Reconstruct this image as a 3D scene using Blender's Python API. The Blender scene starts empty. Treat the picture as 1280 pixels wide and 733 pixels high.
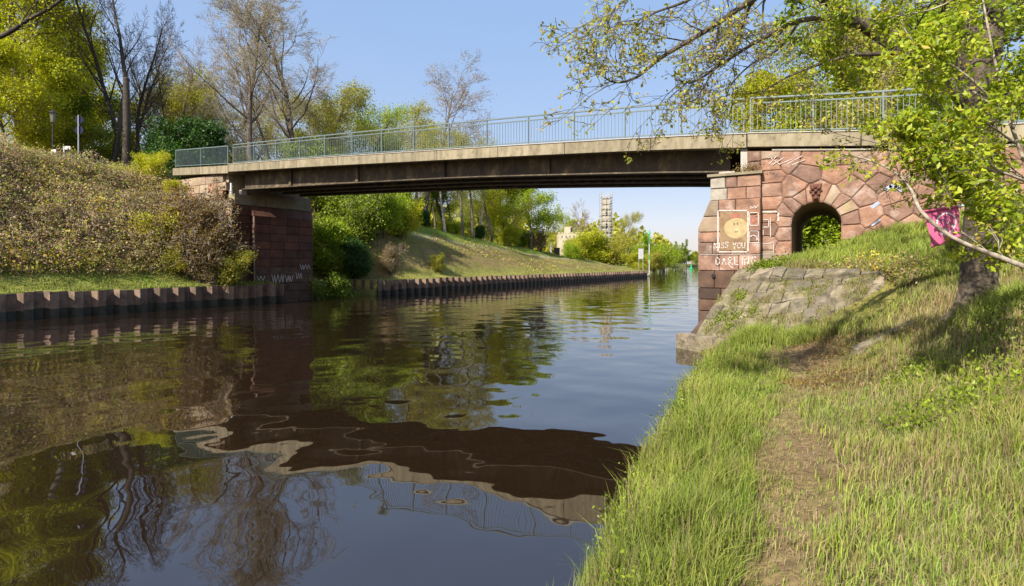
import bpy, math, random
import numpy as np
from mathutils import Vector
R = math.radians
sc = bpy.context.scene
C = sc.collection
# ------------------------------------------------------------------ camera, sky, sun
# world: x = across the canal (right positive), y = along the canal away, z = up, water at 0
CAM = np.array([2.66, -18.98, 2.4]); YAW = R(31.3); F = 680.0; HOR = 330.0
cd = bpy.data.cameras.new('camera'); cam = bpy.data.objects.new('camera', cd); C.objects.link(cam)
cam.location = CAM; cam.rotation_euler = (R(90), 0, YAW)
cd.lens = F/1280*36; cd.sensor_width = 36; cd.shift_y = -(366.5-HOR)/1280; cd.clip_end = 6000; cd.clip_start = .05
sc.camera = cam
SUN_EL, SX, SY = R(39), -.14, -.990
w = bpy.data.worlds.new('World'); sc.world = w; w.use_nodes = True
nt = w.node_tree; bg = nt.nodes['Background']
sky = nt.nodes.new('ShaderNodeTexSky'); sky.sky_type = 'NISHITA'; sky.sun_disc = False
sky.sun_elevation = SUN_EL; sky.sun_rotation = math.atan2(SX, SY); sky.altitude = 50
sky.air_density = 1.0; sky.dust_density = 1.5; sky.ozone_density = 1.3
gm = nt.nodes.new('ShaderNodeGamma'); gm.inputs[1].default_value = .2
hs_ = nt.nodes.new('ShaderNodeHueSaturation'); hs_.inputs['Saturation'].default_value = 3.3; hs_.inputs['Value'].default_value = 2.28
tn = nt.nodes.new('ShaderNodeMixRGB'); tn.blend_type = 'MULTIPLY'; tn.inputs[0].default_value = 1; tn.inputs[2].default_value = (1.04, .955, 1.05, 1)
nt.links.new(sky.outputs[0], gm.inputs[0]); nt.links.new(gm.outputs[0], hs_.inputs['Color']); nt.links.new(hs_.outputs[0], tn.inputs[1]); nt.links.new(tn.outputs[0], bg.inputs[0]); bg.inputs[1].default_value = .145
sl = bpy.data.lights.new('sun', 'SUN'); so = bpy.data.objects.new('sun', sl); C.objects.link(so)
sl.energy = 4.3; sl.angle = R(.5); sl.color = (1, .93, .82)
so.rotation_euler = Vector((SX*math.cos(SUN_EL), SY*math.cos(SUN_EL), math.sin(SUN_EL))).to_track_quat('Z', 'Y').to_euler()
sc.view_settings.view_transform = 'Standard'; sc.view_settings.look = 'None'
sc.view_settings.exposure = 0.95; sc.view_settings.gamma = 1
sc.cycles.max_bounces = 10; sc.cycles.transparent_max_bounces = 6
sc.cycles.diffuse_bounces = 6; sc.cycles.glossy_bounces = 3; sc.cycles.transmission_bounces = 6
sc.cycles.caustics_reflective = False; sc.cycles.caustics_refractive = False

cy, sy_ = math.cos(YAW), math.sin(YAW)
def W(px, Y, py=None):
    """point of the place lying Y metres ahead of the photographer in the direction of column px (and row py)"""
    X = (px-640)/F*Y
    x = CAM[0]+cy*X-sy_*Y; y = CAM[1]+sy_*X+cy*Y
    return np.array([x, y, 0 if py is None else CAM[2]+(HOR-py)/F*Y])

# ------------------------------------------------------------------ object helpers
def tag(o, label=None, cat=None, group=None, kind=None):
    if label: o['label'] = label
    if cat: o['category'] = cat
    if group: o['group'] = group
    if kind: o['kind'] = kind
    return o
def thing(name, loc, label, cat, group=None, rz=0):
    o = bpy.data.objects.new(name, None); C.objects.link(o); o.location = tuple(map(float, loc)); o.rotation_euler[2] = rz
    o.empty_display_size = .2
    return tag(o, label, cat, group)
def link(name, me, parent=None, loc=(0, 0, 0), world=True):
    o = bpy.data.objects.new(name, me); C.objects.link(o)
    if parent is not None:
        o.parent = parent
        if world:       # geometry was given in world coordinates
            px, py_, pz = parent.location; o.location = (loc[0]-px, loc[1]-py_, loc[2]-pz)
            if parent.parent: 
                q = parent.parent.location; o.location = (o.location[0]-q[0], o.location[1]-q[1], o.location[2]-q[2])
        else: o.location = loc
    else: o.location = loc
    return o
def mesh(name, V, T, mat, col=None, smooth=False):
    """all-triangle mesh from arrays"""
    V = np.asarray(V, np.float32).reshape(-1, 3); T = np.asarray(T, np.int32).reshape(-1, 3)
    me = bpy.data.meshes.new(name)
    me.vertices.add(len(V)); me.vertices.foreach_set('co', V.ravel())
    me.loops.add(T.size); me.loops.foreach_set('vertex_index', T.ravel())
    me.polygons.add(len(T)); me.polygons.foreach_set('loop_start', np.arange(0, T.size, 3, dtype=np.int32))
    me.polygons.foreach_set('loop_total', np.full(len(T), 3, np.int32))
    if smooth: me.polygons.foreach_set('use_smooth', np.ones(len(T), bool))
    if col is not None:
        a = me.color_attributes.new('Col', 'FLOAT_COLOR', 'POINT')
        a.data.foreach_set('color', np.c_[col, np.ones(len(col))].astype(np.float32).ravel())
    me.update(calc_edges=True)
    if mat: me.materials.append(mat)
    return me
class MB:
    def __init__(s): s.v = []; s.f = []; s.n = 0
    def add(s, V, Fc):
        s.v.extend([tuple(map(float, p)) for p in V]); s.f.extend([tuple(i+s.n for i in f) for f in Fc]); s.n += len(V); return s
    def box(s, x0, x1, y0, y1, z0, z1):
        V = [(x, y, z) for x in (x0, x1) for y in (y0, y1) for z in (z0, z1)]
        return s.add(V, [(0, 1, 3, 2), (4, 6, 7, 5), (0, 4, 5, 1), (2, 3, 7, 6), (0, 2, 6, 4), (1, 5, 7, 3)])
    def hexa(s, P):   # 8 points: bottom 4 then top 4
        return s.add(P, [(3, 2, 1, 0), (4, 5, 6, 7), (0, 1, 5, 4), (1, 2, 6, 5), (2, 3, 7, 6), (3, 0, 4, 7)])
    def prism(s, poly, y0, y1, bev=0.0, rough=None):
        """poly in (x,z); front face at y0 (towards -y), back y1, chamfered front edge"""
        n = len(poly); cx = sum(p[0] for p in poly)/n; cz = sum(p[1] for p in poly)/n
        out = [(p[0], y0+bev, p[1]) for p in poly] + [(p[0], y1, p[1]) for p in poly]
        Fc = [(i, i+n, (i+1) % n+n, (i+1) % n) for i in range(n)] + [tuple(range(2*n-1, n-1, -1))]
        if bev:
            for p in poly:
                dx, dz = cx-p[0], cz-p[1]; L = math.hypot(dx, dz)+1e-6; k = min(bev*1.6/L, .3)
                out.append((p[0]+dx*k, y0+(rough() if rough else 0), p[1]+dz*k))
            out.append((cx, y0-(.5*bev if rough else 0), cz))
            Fc += [(i, (i+1) % n, (i+1) % n+2*n, i+2*n) for i in range(n)]
            Fc += [(i+2*n, (i+1) % n+2*n, 3*n) for i in range(n)]
        else: Fc.append(tuple(range(n)))
        return s.add(out, Fc)
    def cyl(s, p0, p1, r0, r1=None, n=8):
        r1 = r0 if r1 is None else r1
        p0 = Vector(p0); p1 = Vector(p1); d = (p1-p0).normalized()
        a = d.orthogonal().normalized(); b = d.cross(a)
        V = []
        for p, r in ((p0, r0), (p1, r1)):
            for i in range(n):
                t = 2*math.pi*i/n; V.append(p+a*math.cos(t)*r+b*math.sin(t)*r)
        return s.add(V, [(i, (i+1) % n, (i+1) % n+n, i+n) for i in range(n)]+[tuple(range(n-1, -1, -1)), tuple(range(n, 2*n))])
    def me(s, name, mat, smooth=False):
        m = bpy.data.meshes.new(name); m.from_pydata(s.v, [], s.f)
        if smooth: m.polygons.foreach_set('use_smooth', [True]*len(m.polygons))
        m.materials.append(mat); m.update(); return m
    def build(s, name, mat, parent=None, smooth=False, loc=(0, 0, 0), world=True):
        return link(name, s.me(name, mat, smooth), parent, loc, world)

# ------------------------------------------------------------------ materials
def newmat(name):
    m = bpy.data.materials.new(name); m.use_nodes = True; n = m.node_tree
    return m, n, n.nodes['Principled BSDF']
def N(n, t, **k):
    q = n.nodes.new('ShaderNode'+t)
    for a, b in k.items():
        if a.startswith('i_'): q.inputs[int(a[2:]) if a[2:].isdigit() else a[2:]].default_value = b
        else: setattr(q, a, b)
    return q
def coords(n, kind='Object'): return N(n, 'TexCoord').outputs[kind]
def noise(n, vec, scale, detail=4, rough=.55, sc3=None):
    if sc3:
        mp = N(n, 'Mapping'); mp.inputs['Scale'].default_value = sc3; n.links.new(vec, mp.inputs[0]); vec = mp.outputs[0]
    q = N(n, 'TexNoise'); q.inputs['Scale'].default_value = scale; q.inputs['Detail'].default_value = detail
    q.inputs['Roughness'].default_value = rough; n.links.new(vec, q.inputs['Vector']); return q.outputs['Fac']
def ramp(n, fac, stops):
    r = N(n, 'ValToRGB'); e = r.color_ramp.elements
    while len(e) < len(stops): e.new(.5)
    for i, (p, c) in enumerate(stops): e[i].position = p; e[i].color = (*c, 1)
    n.links.new(fac, r.inputs[0]); return r.outputs[0]
def mix(n, fac, a, b, mode='MIX'):
    q = N(n, 'MixRGB', blend_type=mode)
    for i, v in enumerate((fac, a, b)):
        if hasattr(v, 'is_linked'): n.links.new(v, q.inputs[i])
        else: q.inputs[i].default_value = v if i == 0 else (*v, 1)
    return q.outputs[0]
def bump(n, h, b, strength=.5, dist=.02):
    q = N(n, 'Bump'); q.inputs['Strength'].default_value = strength; q.inputs['Distance'].default_value = dist
    n.links.new(h, q.inputs['Height']); n.links.new(q.outputs[0], b.inputs['Normal'])
def surf(name, stops, scale=3, rough=.85, bmp=.5, bdist=.02, detail=6, objrand=0, geo=True, stain=None, sc3=None, metal=0, stain2=None):
    m, n, b = newmat(name)
    v = N(n, 'NewGeometry').outputs['Position'] if geo else coords(n)
    f = noise(n, v, scale, detail, .6, sc3)
    c = ramp(n, f, stops)
    if objrand:
        oi = N(n, 'ObjectInfo').outputs['Random']
        g = ramp(n, oi, objrand)
        c = mix(n, 1.0, c, g, 'MULTIPLY')
    if stain:      # (scale, lo, hi, colour, amount)
        s2 = noise(n, v, stain[0], 5, .6); mr = N(n, 'MapRange'); mr.inputs[1].default_value = stain[1]; mr.inputs[2].default_value = stain[2]
        mr.inputs[4].default_value = stain[4]
        n.links.new(s2, mr.inputs[0]); c = mix(n, mr.outputs[0], c, stain[3])
    if stain2:
        s3 = noise(n, v, stain2[0], 7, .68); mr = N(n, 'MapRange'); mr.inputs[1].default_value = stain2[1]; mr.inputs[2].default_value = stain2[2]
        mr.inputs[4].default_value = stain2[4]
        n.links.new(s3, mr.inputs[0]); c = mix(n, mr.outputs[0], c, stain2[3])
    n.links.new(c, b.inputs['Base Color']); b.inputs['Roughness'].default_value = rough; b.inputs['Metallic'].default_value = metal
    if bmp: bump(n, noise(n, v, scale*4, 6, .65), b, bmp, bdist)
    return m
def leafmat(name, stops, trans=.45, drift=0):
    m = bpy.data.materials.new(name); m.use_nodes = True; n = m.node_tree; n.nodes.clear()
    out = N(n, 'OutputMaterial'); g = N(n, 'NewGeometry')
    big = noise(n, g.outputs['Position'], .5, 2, .5)
    isl = g.outputs['Random Per Island']
    if drift:
        nz_ = noise(n, g.outputs['Position'], .55, 3, .6); q = N(n, 'Math', operation='MULTIPLY_ADD'); n.links.new(nz_, q.inputs[0]); q.inputs[1].default_value = drift; q.inputs[2].default_value = -drift/2
        q2 = N(n, 'Math', operation='ADD', use_clamp=True); n.links.new(q.outputs[0], q2.inputs[0]); n.links.new(isl, q2.inputs[1]); isl = q2.outputs[0]
    c = ramp(n, isl, stops)
    c = mix(n, 1.0, c, ramp(n, big, [(.3, (.88, .92, .85)), (.7, (1.3, 1.24, 1.1))]), 'MULTIPLY')
    d = N(n, 'BsdfDiffuse'); t = N(n, 'BsdfTranslucent'); mx = N(n, 'MixShader'); mx.inputs[0].default_value = trans
    n.links.new(c, d.inputs[0]); n.links.new(mix(n, 1.0, c, (1.25, 1.25, .7), 'MULTIPLY'), t.inputs[0])
    n.links.new(d.outputs[0], mx.inputs[1]); n.links.new(t.outputs[0], mx.inputs[2])
    gl = N(n, 'BsdfGlossy'); gl.inputs['Roughness'].default_value = .4; gl.inputs[0].default_value = (1, 1, 1, 1)
    m2 = N(n, 'MixShader'); m2.inputs[0].default_value = .015
    n.links.new(mx.outputs[0], m2.inputs[1]); n.links.new(gl.outputs[0], m2.inputs[2]); n.links.new(m2.outputs[0], out.inputs[0])
    return m
M = {}
SANDR = [(0, (.5, .47, .46)), (.35, (.8, .76, .74)), (.7, (.92, .8, .7)), (1, (1.02, 1.0, .95))]
M['sand'] = surf('red_sandstone', [(.25, (.17, .105, .075)), (.42, (.3, .18, .13)), (.6, (.39, .245, .18)), (.78, (.47, .35, .28))], 2.6, .9, 1.0, .03, objrand=SANDR,
                 stain=(1.9, .54, .68, (.5, .4, .34), .6), stain2=(1.1, .5, .68, (.09, .062, .045), .75))
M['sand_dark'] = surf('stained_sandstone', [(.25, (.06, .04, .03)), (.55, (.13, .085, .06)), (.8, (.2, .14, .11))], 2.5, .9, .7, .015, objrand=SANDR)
M['sand_deep'] = surf('deep_red_sandstone', [(.25, (.07, .03, .02)), (.5, (.14, .06, .038)), (.8, (.22, .11, .07))], 1.5, .85, .6, .015, objrand=SANDR)  # darker, redder sandstone for the left canal face and the keystone relief
M['sand_pale'] = surf('pale_weathered_sandstone', [(.25, (.22, .17, .11)), (.5, (.36, .28, .21)), (.8, (.48, .42, .35))], 2.2, .9, .6, .015, objrand=SANDR,
                      stain=(3, .55, .65, (.3, .27, .12), .6))
M['pale_block'] = surf('limewashed_block', [(.3, (.25, .22, .17)), (.7, (.42, .39, .32))], 4, .9, .5, .01)
M['mortar'] = surf('mortar', [(.3, (.17, .125, .095)), (.7, (.29, .22, .175))], 6, .95, .6, .01)
M['bed'] = surf('soil_and_mortar_joint', [(.3, (.10, .085, .05)), (.5, (.19, .17, .09)), (.7, (.3, .24, .16))], 5, .95, .9, .03)
M['grey_stone'] = surf('grey_slope_stone', [(.25, (.12, .10, .068)), (.5, (.22, .185, .13)), (.75, (.34, .295, .225))], 3.5, .9, 1.0, .05,
                       objrand=[(0, (.62, .62, .6)), (1, (1.25, 1.2, 1.12))], stain=(2.2, .5, .65, (.2, .19, .08), .5), stain2=(2.7, .5, .62, (.07, .062, .045), .7))
M['concrete'] = surf('weathered_concrete', [(.25, (.15, .12, .07)), (.5, (.26, .22, .14)), (.8, (.36, .31, .21))], 2.4, .85, .35, .01, sc3=(1.8, 1, .35),
                     stain=(5, .52, .7, (.11, .09, .055), .65), objrand=[(0, (.86, .86, .86)), (1, (1.1, 1.1, 1.1))])
M['concrete_lt'] = surf('pale_concrete', [(.25, (.34, .31, .26)), (.8, (.5, .47, .42))], 3, .85, .3, .01)
M['girder'] = surf('light_dappled_rust_girder', [(.25, (.035, .026, .016)), (.5, (.08, .058, .032)), (.68, (.22, .165, .085)), (.8, (.34, .25, .12))], 1.7, .7, .3, .01, sc3=(1.6, 1, .7), stain2=(2.2, .5, .6, (.03, .022, .014), .6))  # pale patches paint light dapples from the water over the rust brown
M['pile'] = surf('rusted_sheet_pile', [(.25, (.13, .085, .06)), (.5, (.22, .15, .11)), (.8, (.33, .25, .19))], 3, .85, .4, .01, sc3=(1, 1, .3), objrand=[(0, (.7, .66, .62)), (1, (1.3, 1.25, 1.15))], stain2=(1.6, .48, .62, (.07, .05, .035), .7))
M['pile_wet'] = surf('waterline_growth', [(.3, (.025, .022, .014)), (.7, (.06, .055, .035))], 5, .6, .4, .01)
M['rail'] = surf('grey_green_railing_paint', [(.3, (.10, .145, .145)), (.7, (.155, .2, .2))], 6, .45, .1, .002)
M['bark'] = surf('grey_brown_bark', [(.3, (.07, .055, .04)), (.7, (.2, .165, .125))], 5, .95, .9, .03, sc3=(1, 1, .25))
M['bark_near'] = surf('shade_mottled_bark', [(.3, (.045, .035, .022)), (.5, (.13, .10, .065)), (.7, (.25, .2, .14))], 6, .95, 1.0, .08, sc3=(1, 1, .3))  # mottling puts dappled leaf shade into the bark colour
M['bark_pale'] = surf('pale_birch_bark', [(.3, (.26, .23, .19)), (.7, (.5, .46, .4))], 4, .9, .5, .02)
M['bark_dark'] = surf('dark_bark', [(.3, (.035, .028, .02)), (.7, (.1, .08, .06))], 5, .95, .9, .03)
M['twig'] = surf('twig_bark', [(.3, (.24, .19, .14)), (.7, (.4, .33, .26))], 3, .9, 0)
M['white'] = surf('white_paint', [(.3, (.55, .55, .53)), (.7, (.68, .68, .66))], 5, .6, 0)
M['black'] = surf('black_iron', [(.3, (.015, .015, .015)), (.7, (.03, .03, .03))], 5, .5, 0)
M['blue'] = surf('blue_sign_paint', [(.3, (.006, .01, .04)), (.7, (.01, .014, .05))], 5, .95, 0)
M['galv'] = surf('galvanised_pole', [(.3, (.4, .42, .42)), (.7, (.55, .57, .57))], 5, .4, 0, metal=.5)
M['lampglass'] = surf('lamp_glass', [(.3, (.12, .12, .09)), (.7, (.2, .2, .15))], 5, .2, 0)
M['green'] = surf('green_marker_paint', [(.3, (.01, .3, .12)), (.7, (.015, .38, .16))], 5, .5, 0)
M['paint_w'] = surf('faded_white_graffiti', [(.34, (.33, .21, .16)), (.47, (.56, .50, .45))], 13, .8, 0)
M['paint_y'] = surf('faded_yellow_graffiti', [(.3, (.33, .23, .1)), (.7, (.46, .37, .2))], 6, .8, 0)
M['paint_r'] = surf('faded_red_graffiti', [(.3, (.3, .09, .06)), (.7, (.38, .15, .11))], 6, .8, 0)
M['paint_b'] = surf('blue_grey_graffiti', [(.3, (.25, .28, .36)), (.7, (.42, .46, .56))], 6, .8, 0)
M['paint_k'] = surf('dark_graffiti_line', [(.3, (.05, .03, .03)), (.7, (.1, .06, .05))], 6, .8, 0)
M['paint_o'] = surf('faded_olive_graffiti_ground', [(.35, (.19, .11, .055)), (.65, (.29, .2, .11))], 4, .85, .2, .005)
M['tan_stone'] = surf('tan_castle_stone', [(.3, (.42, .35, .25)), (.7, (.55, .47, .35))], 1, .9, .2)
M['scaf'] = surf('scaffold_steel', [(.3, (.35, .36, .36)), (.7, (.5, .5, .5))], 3, .5, 0)
M['window'] = surf('dark_window_glass', [(.3, (.02, .02, .02)), (.7, (.04, .04, .04))], 3, .15, 0)
M['rock'] = surf('white_riprap', [(.3, (.4, .38, .35)), (.7, (.62, .6, .56))], 2, .9, .3)
M['pink'] = surf('pink_cloth', [(.3, (.42, .07, .16)), (.7, (.58, .13, .26))], 4, .75, .3, .004)
M['stick'] = surf('pale_peeled_branch', [(.35, (.12, .09, .06)), (.6, (.42, .36, .28))], 14, .9, .5, .01)
M['l_yel'] = leafmat('yellow_green_foliage', [(0, (.24, .27, .015)), (.5, (.42, .45, .02)), (1, (.56, .54, .04))], .5)
M['l_lime'] = leafmat('lime_foliage', [(0, (.15, .23, .014)), (.5, (.3, .40, .022)), (1, (.44, .52, .045))], .5)
M['l_olive'] = leafmat('olive_spring_foliage', [(0, (.22, .21, .03)), (.5, (.36, .355, .045)), (1, (.48, .46, .07))], .5)
M['l_dark'] = leafmat('dark_evergreen_foliage', [(0, (.015, .04, .008)), (.6, (.035, .09, .015)), (1, (.08, .17, .03))], .3)
M['l_mid'] = leafmat('mid_green_foliage', [(0, (.07, .11, .012)), (.5, (.17, .24, .02)), (1, (.3, .37, .035))], .45)
M['l_rust'] = leafmat('rust_brown_buds', [(0, (.14, .07, .03)), (.5, (.22, .14, .05)), (1, (.25, .22, .06))], .35)
M['l_near'] = leafmat('fresh_young_leaves', [(0, (.14, .21, .012)), (.5, (.30, .38, .02)), (.9, (.46, .52, .05)), (1, (.5, .38, .06))], .5)
M['l_bud'] = leafmat('opening_leaf_buds', [(0, (.25, .27, .03)), (.6, (.45, .46, .07)), (1, (.5, .33, .1))], .45)
M['bramble'] = leafmat('bramble_leaves', [(0, (.2, .12, .07)), (.2, (.36, .24, .15)), (.46, (.50, .36, .25)), (.53, (.14, .18, .03)), (.72, (.27, .32, .06)), (.92, (.38, .42, .09)), (1, (.55, .43, .05))], .4, 1.7)
M['cane'] = surf('dry_bramble_cane', [(.3, (.3, .21, .15)), (.7, (.58, .45, .35))], 3, .9, 0)
# vertex coloured ground and grass
def colmat(name, trans=0, var=.25, bmp=.6, scale=12):
    m, n, b = newmat(name); a = N(n, 'Attribute', attribute_name='Col'); v = N(n, 'NewGeometry').outputs['Position']
    if trans:
        n.nodes.remove(b); out = [x for x in n.nodes if x.type == 'OUTPUT_MATERIAL'][0]
        d = N(n, 'BsdfDiffuse'); t = N(n, 'BsdfTranslucent'); mx = N(n, 'MixShader'); mx.inputs[0].default_value = trans
        n.links.new(a.outputs[0], d.inputs[0]); n.links.new(a.outputs[0], t.inputs[0])
        n.links.new(d.outputs[0], mx.inputs[1]); n.links.new(t.outputs[0], mx.inputs[2]); n.links.new(mx.outputs[0], out.inputs[0])
        return m
    f = noise(n, v, scale, 8, .7); f2 = noise(n, v, scale/9, 4, .6)
    c = mix(n, 1.0, a.outputs[0], ramp(n, f, [(.3, (1-var*1.6,)*3), (.7, (1+var*1.4,)*3)]), 'MULTIPLY')
    c = mix(n, 1.0, c, ramp(n, f2, [(.3, (.8, .82, .8)), (.7, (1.2, 1.15, 1.1))]), 'MULTIPLY')
    n.links.new(c, b.inputs['Base Color']); b.inputs['Roughness'].default_value = .95; b.inputs['Specular IOR Level'].default_value = .1
    bump(n, f, b, bmp, .06); return m
M['ground'] = colmat('earth_and_turf', 0, .35); M['grass'] = colmat('grass_blades', .35)
# water
m, n, b = newmat('canal_water'); M['water'] = m
pos = N(n, 'NewGeometry').outputs['Position']
b.inputs['Base Color'].default_value = (.016, .0095, .005, 1); b.inputs['Roughness'].default_value = .015; b.inputs['IOR'].default_value = 2.0
def sc_(h, k):
    q = N(n, 'Math', operation='MULTIPLY'); n.links.new(h, q.inputs[0]); q.inputs[1].default_value = k; return q.outputs[0]
def mulv(a_, b_):
    q = N(n, 'Math', operation='MULTIPLY'); n.links.new(a_, q.inputs[0]); n.links.new(b_, q.inputs[1]); return q.outputs[0]
def add_(a_, b_):
    q = N(n, 'Math', operation='ADD'); n.links.new(a_, q.inputs[0]); n.links.new(b_, q.inputs[1]); return q.outputs[0]
dist = N(n, 'VectorMath', operation='DISTANCE'); n.links.new(pos, dist.inputs[0]); dist.inputs[1].default_value = (3, -19, 0)
mr = N(n, 'MapRange'); n.links.new(dist.outputs['Value'], mr.inputs[0]); mr.inputs[1].default_value = 9; mr.inputs[2].default_value = 24
swell = sc_(noise(n, pos, .7, 1.0, .4), .040)          # slow wake undulation
mid = sc_(noise(n, pos, 2.3, 1, .4), .003)
rip = mulv(sc_(noise(n, pos, 7.0, 3, .55, (1, .6, 1)), .0017), mr.outputs[0])     # breeze ripples farther out
bb = N(n, 'Bump'); bb.inputs['Strength'].default_value = 1; bb.inputs['Distance'].default_value = 1
n.links.new(add_(add_(swell, mid), rip), bb.inputs['Height']); n.links.new(bb.outputs[0], b.inputs['Normal'])

# ------------------------------------------------------------------ terrain
def xs(y): return 1.1-.147*(np.clip(y, -40, -5.6)+15.4)        # right shoreline
def pz(y): return np.interp(y, [-30, -26, -19, -14, -10, -7], [.85, .82, .76, .65, .46, .3])
pts = []
for y in (-30, -24, -19, -15, -12, -9.5, -7):
    p = float(pz(y)); x0 = float(xs(y)); k = p/.76
    for d, z in ((-1.2, -.5), (-.1, -.05), (.45, .42*k), (1.2, .66*k), (1.8, p), (2.6, p+.07), (3.3, p+.3), (4.1, p+.66), (5.3, p+1.25), (7.5, p+2.0), (11, p+2.9), (16, p+3.6)):
        pts.append((x0+d*1.0, y, z))
pts += [(4.64, -7.2, 1.62), (4.2, -7.6, 1.4), (5.2, -7, 1.85), (-1.2, -3.2, -.2), (-.8, -3.0, .38), (.3, -3.9, .45), (1.8, -4.5, .66), (2.4, -4.3, .98), (3.5, -3.95, 1.6), (3.9, -4.7, 1.35), (0, -.5, 2.1), (.75, -1.0, 2.12), (1.5, -1.6, 2.12), (2.6, -2.6, 2.1), (3.85, -3.6, 2.02),
        (1.3, 0, 2.5), (2.6, 0, 2.9), (4.5, 0, 3.42), (7, 0, 4.15), (11, 0, 5.6), (16, 0, 6), (7, -3.4, 3.1), (5.2, -3, 2.5), (3.0, -1.4, 2.62), (4.4, -1.6, 2.95), (.4, 0, 2.3), (-.35, -1.8, 1.25), (.3, -2.7, 1.2), (1.9, -3.1, 1.4), (5.2, -5, 1.9), (1, -5.6, .42), (2.6, -5.8, .62), (3.6, -6, .95),
        (1.3, 2.5, 2.4), (2.6, 2.5, 2.45), (1.3, 6, 2.3), (2.6, 6, 2.4), (0, 3, 1.9), (0, 6, 1.5), (7, 3, 3.6), (7, 7, 3.4), (12, 4, 5), (12, 9, 3.6), (2, 9, 2.2), (0, 9, 1.2), (-1, 9, -.4), (16, 8, 4.5)]
PT = np.array(pts); 
def _phi(r2): return .5*r2*np.log(r2+1e-9)
A = _phi(((PT[:, None, :2]-PT[None, :, :2])**2).sum(-1)); nP = len(PT); A[np.arange(nP), np.arange(nP)] += .02
Pm = np.c_[np.ones(nP), PT[:, :2]]
K = np.block([[A, Pm], [Pm.T, np.zeros((3, 3))]]); Wt = np.linalg.solve(K, np.r_[PT[:, 2], 0, 0, 0])
def rbf(x, y):
    x = np.clip(x, -2.5, 15); y = np.clip(y, -30, 9)
    out = np.zeros(x.shape); fx = x.ravel(); fy = y.ravel(); o = np.zeros(fx.size)
    for i in range(0, fx.size, 20000):
        sl_ = slice(i, i+20000); r2 = (fx[sl_, None]-PT[:, 0])**2+(fy[sl_, None]-PT[:, 1])**2
        o[sl_] = _phi(r2)@Wt[:nP]+Wt[nP]+Wt[nP+1]*fx[sl_]+Wt[nP+2]*fy[sl_]
    return o.reshape(x.shape)
def sstep(a, b_, x): t = np.clip((x-a)/(b_-a), 0, 1); return t*t*(3-2*t)
def hash_noise(x, y, s, seed=0):
    """smooth value noise"""
    x = x/s; y = y/s; xi = np.floor(x).astype(int); yi = np.floor(y).astype(int); fx = x-xi; fy = y-yi
    fx = fx*fx*(3-2*fx); fy = fy*fy*(3-2*fy)
    def h(a, b_): 
        q = np.sin(a*127.1+b_*311.7+seed*74.7)*43758.5453; return q-np.floor(q)
    return (h(xi, yi)*(1-fx)+h(xi+1, yi)*fx)*(1-fy)+(h(xi, yi+1)*(1-fx)+h(xi+1, yi+1)*fx)*fy
def right_h(x, y):
    z = rbf(x, y)
    edge = np.where(y < -5.6, xs(y), np.interp(y, [-5.6, -3.4, -3.0, -.4, 0, 5.6, 6.5, 40], [-.34, -1.0, -.95, -.15, -.5, -.5, 0, 0]))
    z = z + (hash_noise(x, y, .5, 1)-.5)*.07+(hash_noise(x, y, .17, 2)-.5)*.03
    return np.where(x < edge, -1.2+(z+1.2)*sstep(-.35, .0, x-edge), z)
def shoreL(y): return -27.52-np.where(y > 76, (y-76)*.28, 0)
def Hl(y): return np.interp(y, [-60, -3, 0, 9, 27, 44, 67, 90, 130, 400], [7.6, 7.7, 8.0, 8.0, 6.9, 5.7, 3.9, 2.4, 1.7, 1.6])
def left_h(x, y):
    u = shoreL(y)-x; Hh = Hl(y); sh = 4.3*sstep(1.5, 5, y)*(1-sstep(10.8, 17, y)); u0 = u; u = np.where(u > 0, np.maximum(u-sh, .01), u)
    wd = np.interp(y, [8, 14, 44, 67], [9, 10, 12.5, 14])
    t = np.clip((u-1.2)/(wd-1.2), 0, 1)
    prof = np.where(y < 6, t, t**.8)
    prof = prof*prof*(3-2*prof)*.35+prof*.65
    b0 = np.where(y > 76, .4, 1.15)
    z = b0+.22*sstep(0, 1.8, u)+(Hh-b0-.22)*prof+.02*np.clip(u-wd, 0, 60)
    z = z+((hash_noise(x, y, 1.3, 3)-.5)*.22+(hash_noise(x, y, 3.3, 13)-.5)*.5)*sstep(1, 4, u)
    cut = (y > 2.6) & (y < 10.69) & (u0 < 4.35)
    return np.where((u0 < 0) | cut, -1.5, z)
def terrain(x, y):
    x = np.asarray(x, float); y = np.asarray(y, float)
    z = np.full(x.shape, -1.5)
    l = x < shoreL(y); r = x > -2.2
    if l.any(): z[l] = left_h(x[l], y[l])
    if r.any(): z[r] = right_h(x[r], y[r])
    far = sstep(395, 425, y)*np.ones(x.shape)
    return z*(1-far)+(1.3+hash_noise(x, y, 40, 5)*1.5)*far
def th(x, y): return float(terrain(np.array([x]), np.array([y]))[0])

gx = np.unique(np.round(np.r_[[-31.64, -31.7], np.linspace(-1500, -200, 14), np.linspace(-200, -60, 29), np.arange(-60, -36, 1.0), np.arange(-36, -27.6, .4), [-27.54, -27.5, -27.45], np.arange(-27, -3, 3),
                    np.arange(-2.4, 7, .14), np.arange(7, 16, .5), np.linspace(16, 60, 20), np.linspace(60, 1500, 14)], 3))
gy = np.unique(np.round(np.r_[[2.55, 2.62, 10.6, 10.72], np.linspace(-400, -40, 12), np.linspace(-40, -24, 10), np.arange(-24, 1.5, .16), np.arange(1.5, 12, .5), np.arange(12, 80, 1.3), np.linspace(80, 450, 60), np.linspace(460, 2500, 14)], 3))
GX, GY = np.meshgrid(gx, gy); GZ = terrain(GX, GY)
SOIL = np.array([.20, .135, .075]); STRAW = np.array([.36, .265, .14]); GREEN = np.array([.11, .16, .02]); DRYG = np.array([.24, .24, .06]); LAWN = np.array([.17, .23, .035]); LITTER = np.array([.19, .12, .07])
def pathd(x, y): return np.abs((x-xs(y))-np.interp(y, [-19, -16, -14, -10, -5.5], [.98, 1.22, 1.42, 1.69, 2.15]))
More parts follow.
